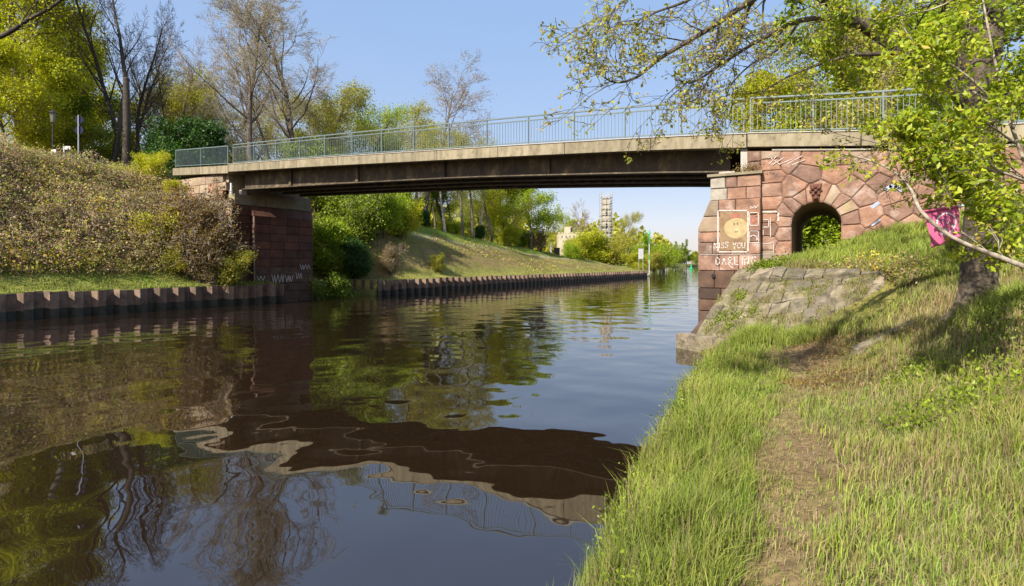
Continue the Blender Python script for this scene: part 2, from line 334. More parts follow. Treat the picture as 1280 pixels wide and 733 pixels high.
cn = hash_noise(GX, GY, 1.1, 7)[..., None]; cn2 = hash_noise(GX, GY, 4.0, 9)[..., None]
cn3 = hash_noise(GX, GY, .35, 75)[..., None]; colr = (SOIL*.8*(1-cn)+DRYG*.7*cn)*(.7+.6*cn3)
pd = .9*sstep(.5, .0, pathd(GX, GY)+.5*(hash_noise(GX, GY, .45, 71)-.5))[..., None]*.85*(GY < -4.0)[..., None]
colr = colr*(1-pd)+(SOIL*1.25*(1-cn)+STRAW*.85*cn)*pd
u_ = (shoreL(GY)-GX)[..., None]
strip = sstep(3.0, 1.6, u_)
coll = np.where((GY < 8)[..., None], LITTER*.8*(1-strip)+(GREEN*(1-cn)+DRYG*cn)*strip,
                LITTER*1.2*(1-cn)+DRYG*.8*cn)
lawnm = (sstep(5.5, 8, u_)*(1-sstep(30, 45, u_)))*sstep(12, 22, GY)[..., None]
coll = coll*(1-lawnm)+(LAWN*(.75+.5*cn2))*lawnm
lowm = sstep(2.8, 1.2, u_)*(GY > 8)[..., None]
coll = coll*(1-lowm)+DRYG*lowm
dark = sstep(2, 6, GY-5)*(1-sstep(9, 13, GY-5)); 
col = np.where((GX < -20)[..., None], coll, colr)
pathl = (np.exp(-((u_[..., 0]-6.9)/.55)**2)*sstep(18, 26, GY)*(1-sstep(60, 75, GY)))[..., None]
col = col*(1-pathl*.7)+np.array([.36, .32, .2])*pathl*.7
fr = (GY > 395)[..., None]; col = np.where(fr, np.array([.14, .15, .05]), col)
bed = (GZ < -.3)[..., None]; col = np.where(bed, np.array([.04, .035, .02]), col)
ny, nx = GX.shape
i0 = (np.arange(ny-1)[:, None]*nx+np.arange(nx-1)[None]).ravel()
T = np.r_[np.c_[i0, i0+1, i0+nx+1], np.c_[i0, i0+nx+1, i0+nx]]
g = link('ground', mesh('ground', np.c_[GX.ravel(), GY.ravel(), GZ.ravel()], T, M['ground'], col.reshape(-1, 3), True)); tag(g, 'grassy and earthen banks of the canal', kind='structure')
wv = MB().add([(-1600, -420, 0), (1600, -420, 0), (1600, 2600, 0), (-1600, 2600, 0)], [(0, 1, 2, 3)]).build('canal_water', M['water'])
tag(wv, 'dark brown canal water reflecting bridge and sky', kind='structure')

# ------------------------------------------------------------------ bridge
_zx = np.array([-60, -36, -28.5, -20.6, -8.9, -3.5, 0, 2.78, 5.4, 9, 14, 60]); _zz = np.array([9.0, 8.78, 8.3, 7.89, 7.2, 6.86, 6.59, 6.28, 6.05, 5.9, 5.85, 5.85])
def zd(x): return float(np.mean(np.interp(x+np.linspace(-1.8, 1.8, 13), _zx, _zz)))
BW = 5.5     # deck runs y -0.12 .. 5.5
XL, XR = -28.55, .02
rnd = random.Random(3)
bridge = thing('road_bridge', (-14, 2.7, 0), 'single span concrete bridge deck on rusty girders with grey green railings crossing the canal', 'bridge')
def seg_box(mb, xa, xb, y0, y1, ztop0, ztop1, th_): # sloping bar
    return mb.hexa([(xa, y0, ztop0-th_), (xb, y0, ztop1-th_), (xb, y1, ztop1-th_), (xa, y1, ztop0-th_), (xa, y0, ztop0), (xb, y0, ztop1), (xb, y1, ztop1), (xa, y1, ztop0)])
cuts = [-28.55, -25.5, -22.3, -19.1, -15.9, -12.7, -9.5, -6.45, -3.1, 0.02]
for side in (0, 1):
    for a_, b_ in zip(cuts[:-1], cuts[1:]):
        mb = MB(); n_ = 3
        for k in range(n_):
            xa = a_+.012+(b_-a_-.024)*k/n_; xb = a_+.012+(b_-a_-.024)*(k+1)/n_
            y0, y1 = (-.12, .22) if side == 0 else (BW-.34, BW)
            seg_box(mb, xa, xb, y0, y1, zd(xa), zd(xb), .43)
        mb.build('fascia_panel', M['concrete'], bridge)
mb = MB(); mb2 = MB()
for k in range(28):
    xa = XL+(XR-XL)*k/28; xb = XL+(XR-XL)*(k+1)/28
    seg_box(mb, xa, xb, .225, BW-.345, zd(xa)-.06, zd(xb)-.06, .22)
    seg_box(mb2, xa, xb, -.15, .10, zd(xa)+.03, zd(xb)+.03, .027)
mb.build('deck_slab', M['concrete'], bridge); mb2.build('edge_strip', M['concrete_lt'], bridge)
def gdepth(x): return np.interp(x, [-28, -12, 0], [1.36, 1.08, 1.08])
gc = [-28.3, -23.9, -18.6, -13.0, -7.6, -.6]
for yy in (.8, 2.1, 3.4, 4.7):
    for a_, b_ in zip(gc[:-1], gc[1:]):
        mb = MB()
        for k in range(3):
            xa = a_+.02+(b_-a_-.04)*k/3; xb = a_+.02+(b_-a_-.04)*(k+1)/3
            ta, tb = zd(xa)-.282, zd(xb)-.282; da, db = gdepth(xa)-.282, gdepth(xb)-.282
            mb.hexa([(xa, yy-.02, ta-da), (xb, yy-.02, tb-db), (xb, yy+.02, tb-db), (xa, yy+.02, ta-da), (xa, yy-.02, ta), (xb, yy-.02, tb), (xb, yy+.02, tb), (xa, yy+.02, ta)])
            seg_box(mb, xa, xb, yy-.19, yy+.19, ta-da+.002, tb-db+.002, .05)
            seg_box(mb, xa, xb, yy-.15, yy+.15, ta-.003, tb-.003, .05)
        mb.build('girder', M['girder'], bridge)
    for x in gc[1:-1]:
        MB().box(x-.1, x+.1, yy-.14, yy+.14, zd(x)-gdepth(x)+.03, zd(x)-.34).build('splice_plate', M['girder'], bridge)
for k in range(9):     # cross frames
    x = -26.5+k*3.1
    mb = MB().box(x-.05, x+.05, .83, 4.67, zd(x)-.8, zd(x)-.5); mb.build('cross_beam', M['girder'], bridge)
# railings
def bal_mesh(h, w=.008):
    return MB().box(-w, w, -w, w, 0, h).me('baluster', M['rail'])
def railing(parent, xa, xb, y, hgt, handrail=True, step=.135, pstep=2.05, single=True, zoff=.03):
    root = bpy.data.objects.new('railing', None); C.objects.link(root); root.parent = parent
    root.location = (xa-parent.location[0], y-parent.location[1], zd(xa)-parent.location[2])
    def put(nm, me_, x, z): 
        o = bpy.data.objects.new(nm, me_); C.objects.link(o); o.parent = root; o.location = (x-xa, 0, z-zd(xa)); return o
    hb = hgt-.17 if handrail else hgt
    bars = MB(); n_ = max(2, int((xb-xa)/1.2))
    def sweep(z0, hh, wd, nm):
        m_ = MB()
        for k in range(n_):
            a = xa+(xb-xa)*k/n_; b = xa+(xb-xa)*(k+1)/n_
            za, zb = zd(a)-zd(xa)+z0, zd(b)-zd(xa)+z0
            seg_box(m_, a-xa, b-xa, -wd/2, wd/2, za, zb, hh)
        o = link(nm, m_.me(nm, M['rail']), root, world=False)
    sweep(hgt, .05, .07, 'handrail')
    if handrail: sweep(hb, .04, .04, 'top_bar')
    sweep(zoff+.11, .035, .04, 'bottom_bar')
    np_ = max(1, round((xb-xa)/pstep)); pm = MB().box(-.022, .022, -.03, .03, 0, hgt-.02).me('post', M['rail'])
    px_ = [xa+(xb-xa)*k/np_ for k in range(np_+1)]
    for x in px_: put('post', pm, x, zd(x)+.02)
    nb = int((xb-xa)/step)
    if single:
        bm_ = bal_mesh(hb-.13)
        for k in range(nb):
            x = xa+(k+.5)*(xb-xa)/nb
            if min(abs(x-q) for q in px_) > .05: put('baluster', bm_, x, zd(x)+.11)
    else:
        m_ = MB()
        for k in range(nb):
            x = xa+(k+.5)*(xb-xa)/nb; z = zd(x)-zd(xa)+.11
            m_.box(x-xa-.008, x-xa+.008, -.008, .008, z, z+hb-.13)
        o = link('baluster_row', m_.me('baluster_row', M['rail']), root, world=False); tag(o, kind='stuff')
    return root
railing(bridge, XL+.3, XR-.1, .03, 1.2)
railing(bridge, XL+.3, XR-.1, BW-.1, 1.2, single=False)
# ------------------------------------------------------------------ stone helpers
def clip(poly, a, b_, c):      # keep a*x+b*z<=c
    out = []
    for i in range(len(poly)):
        p, q = poly[i], poly[(i+1) % len(poly)]; fp = a*p[0]+b_*p[1]-c; fq = a*q[0]+b_*q[1]-c
        if fp <= 0: out.append(p)
        if (fp < 0) != (fq < 0) and fp != fq:
            t = fp/(fp-fq); out.append((p[0]+(q[0]-p[0])*t, p[1]+(q[1]-p[1])*t))
    return out
def area(p): return abs(sum(p[i][0]*p[(i+1) % len(p)][1]-p[(i+1) % len(p)][0]*p[i][1] for i in range(len(p))))/2
def ccw(p):
    s = sum(p[i][0]*p[(i+1) % len(p)][1]-p[(i+1) % len(p)][0]*p[i][1] for i in range(len(p)))
    return p if s > 0 else p[::-1]
def shrink(p, g):
    p = ccw(p); out = list(p)
    for i in range(len(p)):
        x0, z0 = p[i]; x1, z1 = p[(i+1) % len(p)]; L = math.hypot(x1-x0, z1-z0)
        if L < 1e-4: continue
        nx_, nz_ = (z1-z0)/L, -(x1-x0)/L
        out = clip(out, nx_, nz_, nx_*x0+nz_*z0-g)
        if len(out) < 3: return []
    return out
def clean(p):
    o = []
    for q in p:
        if not o or math.hypot(q[0]-o[-1][0], q[1]-o[-1][1]) > .015: o.append(q)
    if len(o) > 1 and math.hypot(o[0][0]-o[-1][0], o[0][1]-o[-1][1]) < .015: o.pop()
    return o
def stone(poly, y0, depth, mat, parent, name='stone', gap=.009, bev=.02, prou=.012, label=None):
    p = shrink(clean(poly), gap)
    p = clean(p) if p else p
    if len(p) < 3 or area(p) < .008: return None
    yy = y0-rnd.uniform(0, prou)
    o = MB().prism(p, yy, yy+depth, bev, rough=lambda: rnd.uniform(-.006, .008)).build(name, mat, parent)
    if label: o['label'] = label
    return o
# ------------------------------------------------------------------ right abutment
ab = thing('bridge_abutment', (4, 2, 0), 'red sandstone bridge abutment with round arched opening and graffiti at the near right bank', 'abutment')
AX0, AX1 = 1.30, 2.62; ACX = (AX0+AX1)/2; AR = (AX1-AX0)/2; AZ = 4.28-AR
arc = [(ACX+AR*math.cos(t), AZ+AR*math.sin(t)) for t in np.linspace(0, math.pi, 25)]     # right to left
outl = [(-1.06, -1), (AX0, -1)]+arc[::-1]+[(AX1, -1), (13, -1), (13, zd(13)-.46), (9, zd(9)-.46), (5, zd(5)-.46), (2.5, zd(2.5)-.46), (.03, zd(.03)-.46), (.03, 5.25), (-1.06, 5.25)]
from mathutils.geometry import tessellate_polygon
tris = tessellate_polygon([[Vector((p[0], p[1], 0)) for p in outl]])
mb = MB(); nn = len(outl)
mb.add([(p[0], .26, p[1]) for p in outl]+[(p[0], 5.35, p[1]) for p in outl],
       [tuple(t) for t in tris]+[tuple(i+nn for i in t[::-1]) for t in tris]+[(i, (i+1) % nn, (i+1) % nn+nn, i+nn) for i in range(nn)])
mb.build('core_wall', M['mortar'], ab)
# pier tiers
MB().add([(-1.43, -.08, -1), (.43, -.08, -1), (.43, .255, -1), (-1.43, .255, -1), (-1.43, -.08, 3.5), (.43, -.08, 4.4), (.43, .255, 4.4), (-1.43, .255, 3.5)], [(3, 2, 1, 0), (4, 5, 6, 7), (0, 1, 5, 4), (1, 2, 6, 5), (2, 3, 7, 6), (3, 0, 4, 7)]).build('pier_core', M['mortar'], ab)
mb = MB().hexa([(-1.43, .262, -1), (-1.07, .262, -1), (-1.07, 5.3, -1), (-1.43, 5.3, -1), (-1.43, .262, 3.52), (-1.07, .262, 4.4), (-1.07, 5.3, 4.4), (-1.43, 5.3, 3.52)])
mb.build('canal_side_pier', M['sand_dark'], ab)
# lower tier blocks
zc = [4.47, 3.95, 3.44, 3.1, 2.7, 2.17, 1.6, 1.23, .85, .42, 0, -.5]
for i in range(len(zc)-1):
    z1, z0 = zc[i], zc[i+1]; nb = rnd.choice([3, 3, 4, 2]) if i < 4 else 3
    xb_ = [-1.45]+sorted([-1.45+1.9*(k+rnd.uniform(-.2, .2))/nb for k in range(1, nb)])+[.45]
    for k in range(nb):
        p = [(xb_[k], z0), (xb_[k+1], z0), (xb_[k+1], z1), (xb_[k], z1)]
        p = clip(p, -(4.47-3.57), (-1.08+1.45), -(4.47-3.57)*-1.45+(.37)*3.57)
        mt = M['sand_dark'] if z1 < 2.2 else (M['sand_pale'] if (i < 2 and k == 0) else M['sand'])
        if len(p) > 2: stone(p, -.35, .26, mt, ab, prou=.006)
# upper tier
MB().box(-1.04, .43, .03, .25, 4.3, 5.24).build('upper_core', M['mortar'], ab)
for (z0, z1, xsb, mts) in ((4.47, 4.86, [-1.08, -.55, .02, .45], ['pale_block', 'sand', 'sand']), (4.86, 5.25, [-1.08, -.6, -.25, .45], ['pale_block', 'sand', 'sand'])):
    for k in range(3):
        stone([(xsb[k], z0), (xsb[k+1], z0), (xsb[k+1], z1), (xsb[k], z1)], -.24, .26, M[mts[k]], ab, prou=.01)
MB().box(-1.16, .5, -.32, .262, 5.253, 5.34).build('cap_slab', M['concrete'], ab)
MB().box(-.18, .02, .02, 1.2, 5.342, zd(0)-.44).build('bearing_upstand', M['concrete_lt'], ab)
MB().box(-.95, -.45, .55, 1.05, 5.255, zd(-.7)-1.11).build('bearing_pad', M['concrete_lt'], ab)
# voronoi cyclopean masonry
vr = random.Random(11); seeds = []; mirror = []
rr = .2; NV = 10
for k in range(NV):
    t = math.pi*(k+.5+vr.uniform(-.14, .14)*(k not in (4, 5)))/NV; rr = .2+vr.uniform(-.05, .05)
    seeds.append((ACX+(AR+rr)*math.cos(t), AZ+(AR+rr)*math.sin(t), 'v')); mirror.append((ACX+(AR-rr)*math.cos(t), AZ+(AR-rr)*math.sin(t)))
for z in (3.35, 2.85, 2.3, 1.8):
    for s in (-1, 1):
        seeds.append((ACX+s*(AR+rr), z, 'j')); mirror.append((ACX+s*(AR-rr), z))
ring = [(q[0], q[1]) for q in seeds]
for z in (2.15, 2.6, 3.05, 3.5, 3.9, 4.3, 4.75, 5.15, 5.55, 5.9): seeds.append((.68 if int(z*10) % 2 else .62, z, 'c'))
for z in (5.5, 5.85): seeds.append((.18, z, 'c'))
zr = 2.02; row = 0
while zr < 6.35:
    hr = vr.uniform(.34, .5); x = 1.05+(.3 if row % 2 else 0)
    while x < 9.5:
        wd_ = vr.uniform(.42, .85); sx_ = x+wd_/2; sz_ = zr+hr/2+vr.uniform(-.09, .09); x += wd_
        if sz_ > zd(sx_)-.5 or (AX0-.15 < sx_ < AX1+.15 and sz_ < AZ+.2) or (math.hypot(sx_-ACX, sz_-AZ) < AR+.44 and sz_ > AZ-.1): continue
        if all(math.hypot(sx_-q[0], sz_-q[1]) > .3 for q in seeds): seeds.append((sx_, sz_, 'p'))
    zr += hr; row += 1
allp = [(q[0], q[1]) for q in seeds]+mirror
for i, s in enumerate(seeds):
    poly = [(.02 if s[0] < .4 else .02, 1.6), (9.6, 1.6), (9.6, 7), (.02, 7)]
    for j, q in enumerate(allp):
        if j == i: continue
        a_, b2 = q[0]-s[0], q[1]-s[1]
        if a_*a_+b2*b2 > 9: continue
        poly = clip(poly, a_, b2, (q[0]**2+q[1]**2-s[0]**2-s[1]**2)/2)
        if len(poly) < 3: break
    if len(poly) < 3: continue
    xa, xb = s[0]-.7, s[0]+.7; za, zb = zd(xa)-.53, zd(xb)-.53; sl2 = (zb-za)/(xb-xa)
    poly = clip(poly, -sl2, 1, za-sl2*xa)
    if s[1] < 5.3: poly = clip(poly, -1, 0, -.02)
    if len(poly) < 3: continue
    nm = 'voussoir' if s[2] == 'v' else 'stone'
    if s[2] == 'v' and i == NV//2: nm = 'keystone'
    r_ = vr.random()
    mt = M['sand'] if r_ < .93 else M['sand_pale']
    o = stone(poly, .0, .275, mt, ab, nm, gap=.004, bev=.03, prou=.035)
# carved keystone relief: a tapered console with brow, cheeks and chin
mb = MB()
kz = AZ+AR+.04
mb.prism([(ACX-.09, kz), (ACX+.09, kz), (ACX+.17, kz+.52), (ACX-.17, kz+.52)], -.07, .0, .03)
for (dx, dz, r_, yy) in ((-.08, .38, .06, -.1), (.08, .38, .06, -.1), (0, .3, .05, -.14), (-.07, .2, .05, -.09), (.07, .2, .05, -.09), (0, .09, .06, -.1), (0, .44, .07, -.08), (-.14, .3, .04, -.06), (.14, .3, .04, -.06)):
    V = []; Fc = []
    for a in range(5):
        th1 = math.pi*a/4
        for b_ in range(8):
            ph = math.pi*2*b_/8; V.append((ACX+dx+r_*math.sin(th1)*math.cos(ph), yy+r_*.8*math.sin(th1)*math.sin(ph), kz+dz+r_*math.cos(th1)))
    for a in range(4):
        for b_ in range(8): Fc.append((a*8+b_, a*8+(b_+1) % 8, (a+1)*8+(b_+1) % 8, (a+1)*8+b_))
    mb.add(V, Fc)
mb.build('carved_relief', M['sand_deep'], ab)
# band, fascia and railing of the approach on the right
mb = MB()
for k in range(9):
    xa = .75+k*1.0; seg_box(mb, xa, xa+1.0, -.05, .2, zd(xa)-.475, zd(xa+1)-.475, .05)
mb.build('string_course', M['pale_block'], ab)
for xa, xb in ((.05, 3.1), (3.13, 6.2), (6.23, 9.4), (9.43, 13)):
    mb = MB()
    for k in range(3): 
        a = xa+(xb-xa)*k/3; b = xa+(xb-xa)*(k+1)/3
        seg_box(mb, a, b, -.14, .5, zd(a)+.01, zd(b)+.01, .42)
    mb.build('coping', M['concrete'], ab)
mb = MB(); mb2 = MB()
for k in range(12):
    a = .05+k*1.08; seg_box(mb, a, a+1.08, .505, 5.5, zd(a)-.05, zd(a+1.08)-.05, .3); seg_box(mb2, a, a+1.08, -.17, .05, zd(a)+.04, zd(a+1.08)+.04, .027)
mb.build('approach_slab', M['concrete'], ab); mb2.build('edge_strip', M['concrete_lt'], ab)
railing(ab, .12, 12.5, .0, 1.2, pstep=1.9)
railing(ab, .12, 12.5, BW-.1, 1.2, single=False)
# drain hole stub low on the pier
MB().cyl((-.95, -.36, 2.02), (-.95, -.43, 2.0), .06, .06, 8).build('weep_pipe', M['black'], ab)
# ------------------------------------------------------------------ graffiti (strokes of paint on the pier)
GL = {'K': [[(0, 0), (0, 1)], [(.6, 1), (0, .45), (.65, 0)]], 'I': [[(.2, 0), (.2, 1)]], 'S': [[(.6, .85), (.35, 1), (.05, .8), (.3, .52), (.6, .3), (.35, 0), (0, .12)]],
      'Y': [[(0, 1), (.3, .5), (.6, 1)], [(.3, .5), (.3, 0)]], 'O': [[(.3, 1), (.02, .7), (.02, .3), (.3, 0), (.58, .3), (.58, .7), (.3, 1)]], 'U': [[(0, 1), (.02, .25), (.3, 0), (.55, .25), (.58, 1)]],
      'D': [[(0, 0), (0, 1), (.45, .85), (.62, .5), (.45, .12), (0, 0)]], 'A': [[(0, 0), (.3, 1), (.6, 0)], [(.12, .38), (.5, .38)]], 'R': [[(0, 0), (0, 1), (.5, .85), (.5, .6), (0, .48), (.65, 0)]],
      'L': [[(0, 1), (.02, 0), (.55, .02)]], 'N': [[(0, 0), (0, 1), (.55, 0), (.55, 1)]], 'G': [[(.6, .85), (.3, 1), (0, .6), (.1, .12), (.4, 0), (.62, .15), (.62, .45), (.35, .45)]]}
def stroke(mb, P, y, wd=.028):
    for (x0, z0), (x1, z1) in zip(P[:-1], P[1:]):
        L = math.hypot(x1-x0, z1-z0); 
        if L < 1e-5: continue
        ux, uz = (x1-x0)/L, (z1-z0)/L; k = wd/2; a0 = (x0-ux*k*.6, z0-uz*k*.6); a1 = (x1+ux*k*.6, z1+uz*k*.6)
        q = [(a0[0]-uz*k, a0[1]+ux*k), (a1[0]-uz*k, a1[1]+ux*k), (a1[0]+uz*k, a1[1]-ux*k), (a0[0]+uz*k, a0[1]-ux*k)]
        mb.prism(ccw(q), y, y+.02)
def word(txt, x, z, h, wd, y, nm='painted_lettering', mat='paint_w', adv=.8, par=None):
    mb = MB(); r2 = random.Random(len(txt))
    for ch in txt:
        if ch == ' ': x += h*.7; continue
        dz = r2.uniform(-.1, .1)*h*.5; s = h*r2.uniform(.92, 1.08)
        for st in GL[ch]: stroke(mb, [(x+p[0]*s*.85, z+dz+p[1]*s) for p in st], y, wd)
        x += h*(adv if ch != 'I' else adv*.6)
    return mb.build(nm, M[mat], par or ab)
def PX(px, py, y=-.37):    # (x,z) on the pier front plane seen at a photo pixel
    dx = cy*(px-640)/F-sy_; dy = sy_*(px-640)/F+cy; Y = (y-CAM[1])/dy
    return CAM[0]+dx*Y, CAM[2]+(HOR-py)/F*Y
YF = -.372
x, z = PX(893, 310.5); word('KISS', x, z, .19, .026, YF, adv=.66)
x, z = PX(916, 311); word('YOU', x, z, .2, .026, YF, adv=.68)
x, z = PX(895, 331); word('DARLING', x, z, .25, .03, YF, adv=.76)
mb = MB(); stroke(mb, [PX(911, 330), PX(912.5, 333), PX(917, 336)], YF, .03); mb.build('painted_lettering', M['paint_w'], ab)
def frame(x0, y0, x1, y1, wd, nm='painted_frame', mat='paint_w', y=YF):
    mb = MB(); a, b, c, d = PX(x0, y0), PX(x1, y0), PX(x1, y1), PX(x0, y1)
    stroke(mb, [a, b, c, d, a], y, wd); mb.build(nm, M[mat], ab)
x0, z1 = PX(900, 266); x1, z0 = PX(935, 313)
MB().prism([(x0, z0), (x1, z0), (x1, z1), (x0, z1)], YF+.006, YF+.012).build('painted_ground', M['paint_o'], ab)
frame(897.5, 263.5, 935, 315, .04)
frame(937, 266, 948, 282, .022); frame(937, 289, 948, 304, .018, mat='paint_w')
mb = MB(); stroke(mb, [PX(866.5+8, 318.5), PX(950, 318.7)], YF, .015)
stroke(mb, [PX(938, 261), PX(939, 257.5), PX(941, 261), PX(943, 257), PX(945, 260.5), PX(948, 256.5)], YF, .02); mb.build('painted_scribble', M['paint_w'], ab)
cx_, cz_ = PX(920, 285.5)
MB().prism([(cx_+.36*math.cos(t)*(1+.05*math.sin(3*t)), cz_+.33*math.sin(t)) for t in np.linspace(0, 2*math.pi, 22)[:-1]], YF+.003, YF+.008).build('painted_face', M['paint_y'], ab)
mb = MB()
stroke(mb, [PX(917.5, 279), PX(918, 281)], YF, .025); stroke(mb, [PX(921.5, 279), PX(922, 281)], YF, .025); stroke(mb, [PX(918.5, 290), PX(922.5, 290)], YF, .022); mb.build('painted_features', M['paint_k'], ab)
x, z = PX(919.5, 270); MB().prism([(x-.16, z-.06), (x+.16, z-.06), (x+.14, z+.05), (x-.14, z+.05)], YF+.001, YF+.006).build('painted_band', M['paint_r'], ab)
x, z = PX(942, 276); MB().prism([(x+.08*math.cos(t), z+.08*math.sin(t)) for t in np.linspace(0, 6.28, 9)[:-1]], YF+.002, YF+.008).build('painted_spot', M['paint_r'], ab)
x, z = PX(946, 269); MB().prism([(x-.06, z-.05), (x+.05, z-.03), (x+.03, z+.06)], YF+.002, YF+.008).build('painted_spot', M['paint_r'], ab)
mb = MB(); stroke(mb, [PX(938, 296), PX(941, 294), PX(946, 296), PX(946.5, 300)], YF, .028); mb.build('painted_scribble', M['paint_w'], ab)
YW = -.045
mb = MB(); stroke(mb, [PX(953, 265, YW), PX(973, 265, YW), PX(973, 276, YW)], YW, .05)
stroke(mb, [PX(954, 275, YW), PX(961, 275, YW), PX(961, 284, YW), PX(954, 284, YW), PX(954, 294, YW)], YW, .025); stroke(mb, [PX(963, 272, YW), PX(963, 296, YW)], YW, .02)
stroke(mb, [PX(954, 305, YW), PX(967, 304, YW), PX(967, 316, YW)], YW, .02); stroke(mb, [PX(953, 318, YW), PX(988, 318, YW)], YW, .012); mb.build('painted_scribble', M['paint_w'], ab)
mb = MB(); stroke(mb, [PX(1108, 237, YW), PX(1113, 233, YW), PX(1120, 233, YW), PX(1127, 238, YW)], YW, .1); stroke(mb, [PX(1090, 259, YW), PX(1098, 254, YW)], YW, .1)
stroke(mb, [PX(1090, 282, YW), PX(1100, 275, YW)], YW, .05); mb.build('painted_scribble', M['paint_b'], ab)
mb = MB()
for a, b_ in (((962, 205), (970, 196)), ((966, 206), (980, 197)), ((975, 205), (990, 199)), ((984, 205), (1003, 195)), ((990, 206), (1006, 200)), ((964, 198), (975, 206))):
    stroke(mb, [PX(*a, YW), PX(*b_, YW)], YW, .02)
mb.build('painted_scribble', M['paint_w'], ab)

# ------------------------------------------------------------------ left abutment
lb = thing('bridge_abutment', (-30, 3, 0), 'dark red stone bridge abutment in shade on the far left bank beside the sheet piling', 'abutment')
LY0, LY1, LXF = .12, 5.9, -28.6
MB().box(-35.5, LXF-.2, LY0+.2, LY1, -1, 6.9).build('core_wall', M['mortar'], lb)
def xstone(y0, y1, z0, z1, xf, mat, depth=.19, name='stone'):    # stone on a face looking to +x
    g_ = .008; b_ = .018; xx = xf+rnd.uniform(0, .012)
    P = [(y0+g_, z0+g_), (y1-g_, z0+g_), (y1-g_, z1-g_), (y0+g_, z1-g_)]
    V = [(xx-depth, p[0], p[1]) for p in P]+[(xx-b_, p[0], p[1]) for p in P]
    ym, zm = (y0+y1)/2, (z0+z1)/2
    V += [(xx, p[0]+math.copysign(b_, ym-p[0]), p[1]+math.copysign(b_, zm-p[1])) for p in P]
    Fc = [(i, (i+1) % 4, (i+1) % 4+4, i+4) for i in range(4)]+[(i+4, (i+1) % 4+4, (i+1) % 4+8, i+8) for i in range(4)]+[(8, 9, 10, 11), (3, 2, 1, 0)]
    return MB().add(V, Fc).build(name, mat, lb)
zz = [-.5, .1, .62, 1.15, 1.7, 2.2, 2.75, 3.3, 3.8, 4.3, 4.85, 5.35]
for i in range(len(zz)-1):
    n_ = 4; ys = [1.35]+[1.35+(LY1-.25-1.35)*(k+rnd.uniform(-.15, .15))/n_ for k in range(1, n_)]+[LY1-.25]
    for k in range(n_): xstone(ys[k], ys[k+1], zz[i], zz[i+1], -28.2, M['sand_deep'] if zz[i] > 2.1 else M['sand_dark'], .39)
    xstone(LY0, 1.34, zz[i], zz[i+1], LXF, M['sand_deep'])
    xstone(LY1-.245, LY1+.05, zz[i], zz[i+1], LXF, M['sand_deep'])
for y0, y1 in ((LY0, 1.34), (1.35, 3.2), (3.2, 5.9)): xstone(y0, y1, 5.36, 5.98, LXF, M['sand_deep'])
MB().add([(-28.2, 1.32, 5.36), (-28.2, 5.67, 5.36), (-28.585, 5.67, 5.36), (-28.585, 1.32, 5.36), (-28.575, 1.32, 5.95), (-28.575, 5.67, 5.95)], [(0, 1, 5, 4), (0, 4, 3), (1, 2, 5), (3, 4, 5, 2), (0, 3, 2, 1)]).build('sloping_hood', M['sand_deep'], lb)
MB().box(-28.24, -28.17, 1.30, 1.36, 1.2, 5.3).build('lit_edge_strip', M['sand_pale'], lb)  # thin pale strip painting the sunlit edge of the lower tier
MB().box(-29.2, LXF+.03, LY0+.18, LY1-.1, 6.0, 6.62).build('bearing_beam', M['concrete'], lb)
MB().box(-29.9, -29.21, LY0+.2, LY1-.1, 6.0, zd(-29)-.1).build('back_wall', M['concrete'], lb)
for i in range(15):      # camera facing wall
    z0 = .6+i*.52; z1 = z0+.52; off = .3*(i % 2)
    xs_ = [LXF]+[LXF-.6-off-k*.95 for k in range(0, 7)]
    for k in range(len(xs_)-1):
        if z1 > 6.35 and k == 0: continue
        if z1 > zd(xs_[k])-.3: continue
        mt = M['sand_pale'] if (k == 0 or rnd.random() < .55) else M['sand']
        stone([(xs_[k+1], z0), (xs_[k], z0), (xs_[k], z1), (xs_[k+1], z1)], LY0, .2, mt, lb)
MB().box(-35.5, -29.3, LY0+.22, 5.6, 6.4, 7.85).build('wing_core', M['mortar'], lb)
for xa, xb in ((-28.62, -31.6), (-31.63, -34.8)):
    mb = MB(); seg_box(mb, xb, xa, -.1, .45, zd(xb)-.05, zd(xa)-.05, .46); mb.build('coping', M['concrete'], lb)
mb = MB(); seg_box(mb, -36, -28.6, .455, 5.5, zd(-36)-.1, zd(-28.6)-.1, .3); mb.build('approach_slab', M['concrete'], lb)
MB().cyl((-28.75, .2, 6.62), (-28.75, .2, 7.25), .07, .07, 10).build('white_drain_pipe', M['white'], lb)
MB().box(-28.95, -28.6, .75, 1.1, 6.622, 6.9).build('bearing_pad', M['concrete_lt'], lb)
railing(lb, -34.6, -28.75, .0, 1.15, handrail=False, step=.12, pstep=3, zoff=.0)
railing(lb, -34.6, -28.75, BW-.1, 1.15, handrail=False, single=False)
# wall scribbles low on the dark canal face
def yz_stroke(mb, P, x, wd):
    for (a0, b0), (a1, b1) in zip(P[:-1], P[1:]):
        L = math.hypot(a1-a0, b1-b0); ua, ub = (a1-a0)/L, (b1-b0)/L; k = wd/2
        q = [(a0-ub*k, b0+ua*k), (a1-ub*k, b1+ua*k), (a1+ub*k, b1-ua*k), (a0+ub*k, b0-ua*k)]
        mb.add([(x, p[0], p[1]) for p in q]+[(x-.02, p[0], p[1]) for p in q], [(0, 1, 2, 3), (7, 6, 5, 4), (0, 3, 7, 4), (1, 5, 6, 2), (0, 4, 5, 1), (3, 2, 6, 7)])
mb = MB(); r2 = random.Random(5)
for (ya, yb, z0, z1) in ((1.5, 2.1, 1.35, 1.65), (2.5, 3.4, 1.15, 1.75), (3.5, 4.2, 1.2, 1.65), (4.3, 4.8, 1.4, 1.8), (4.6, 5.5, 2.0, 2.35)):
    P = []; k = 0; y = ya
    while y < yb:
        P.append((y, z0 if k % 2 else z1)); k += 1; y += r2.uniform(.05, .16)
    yz_stroke(mb, P, -28.17, .035)
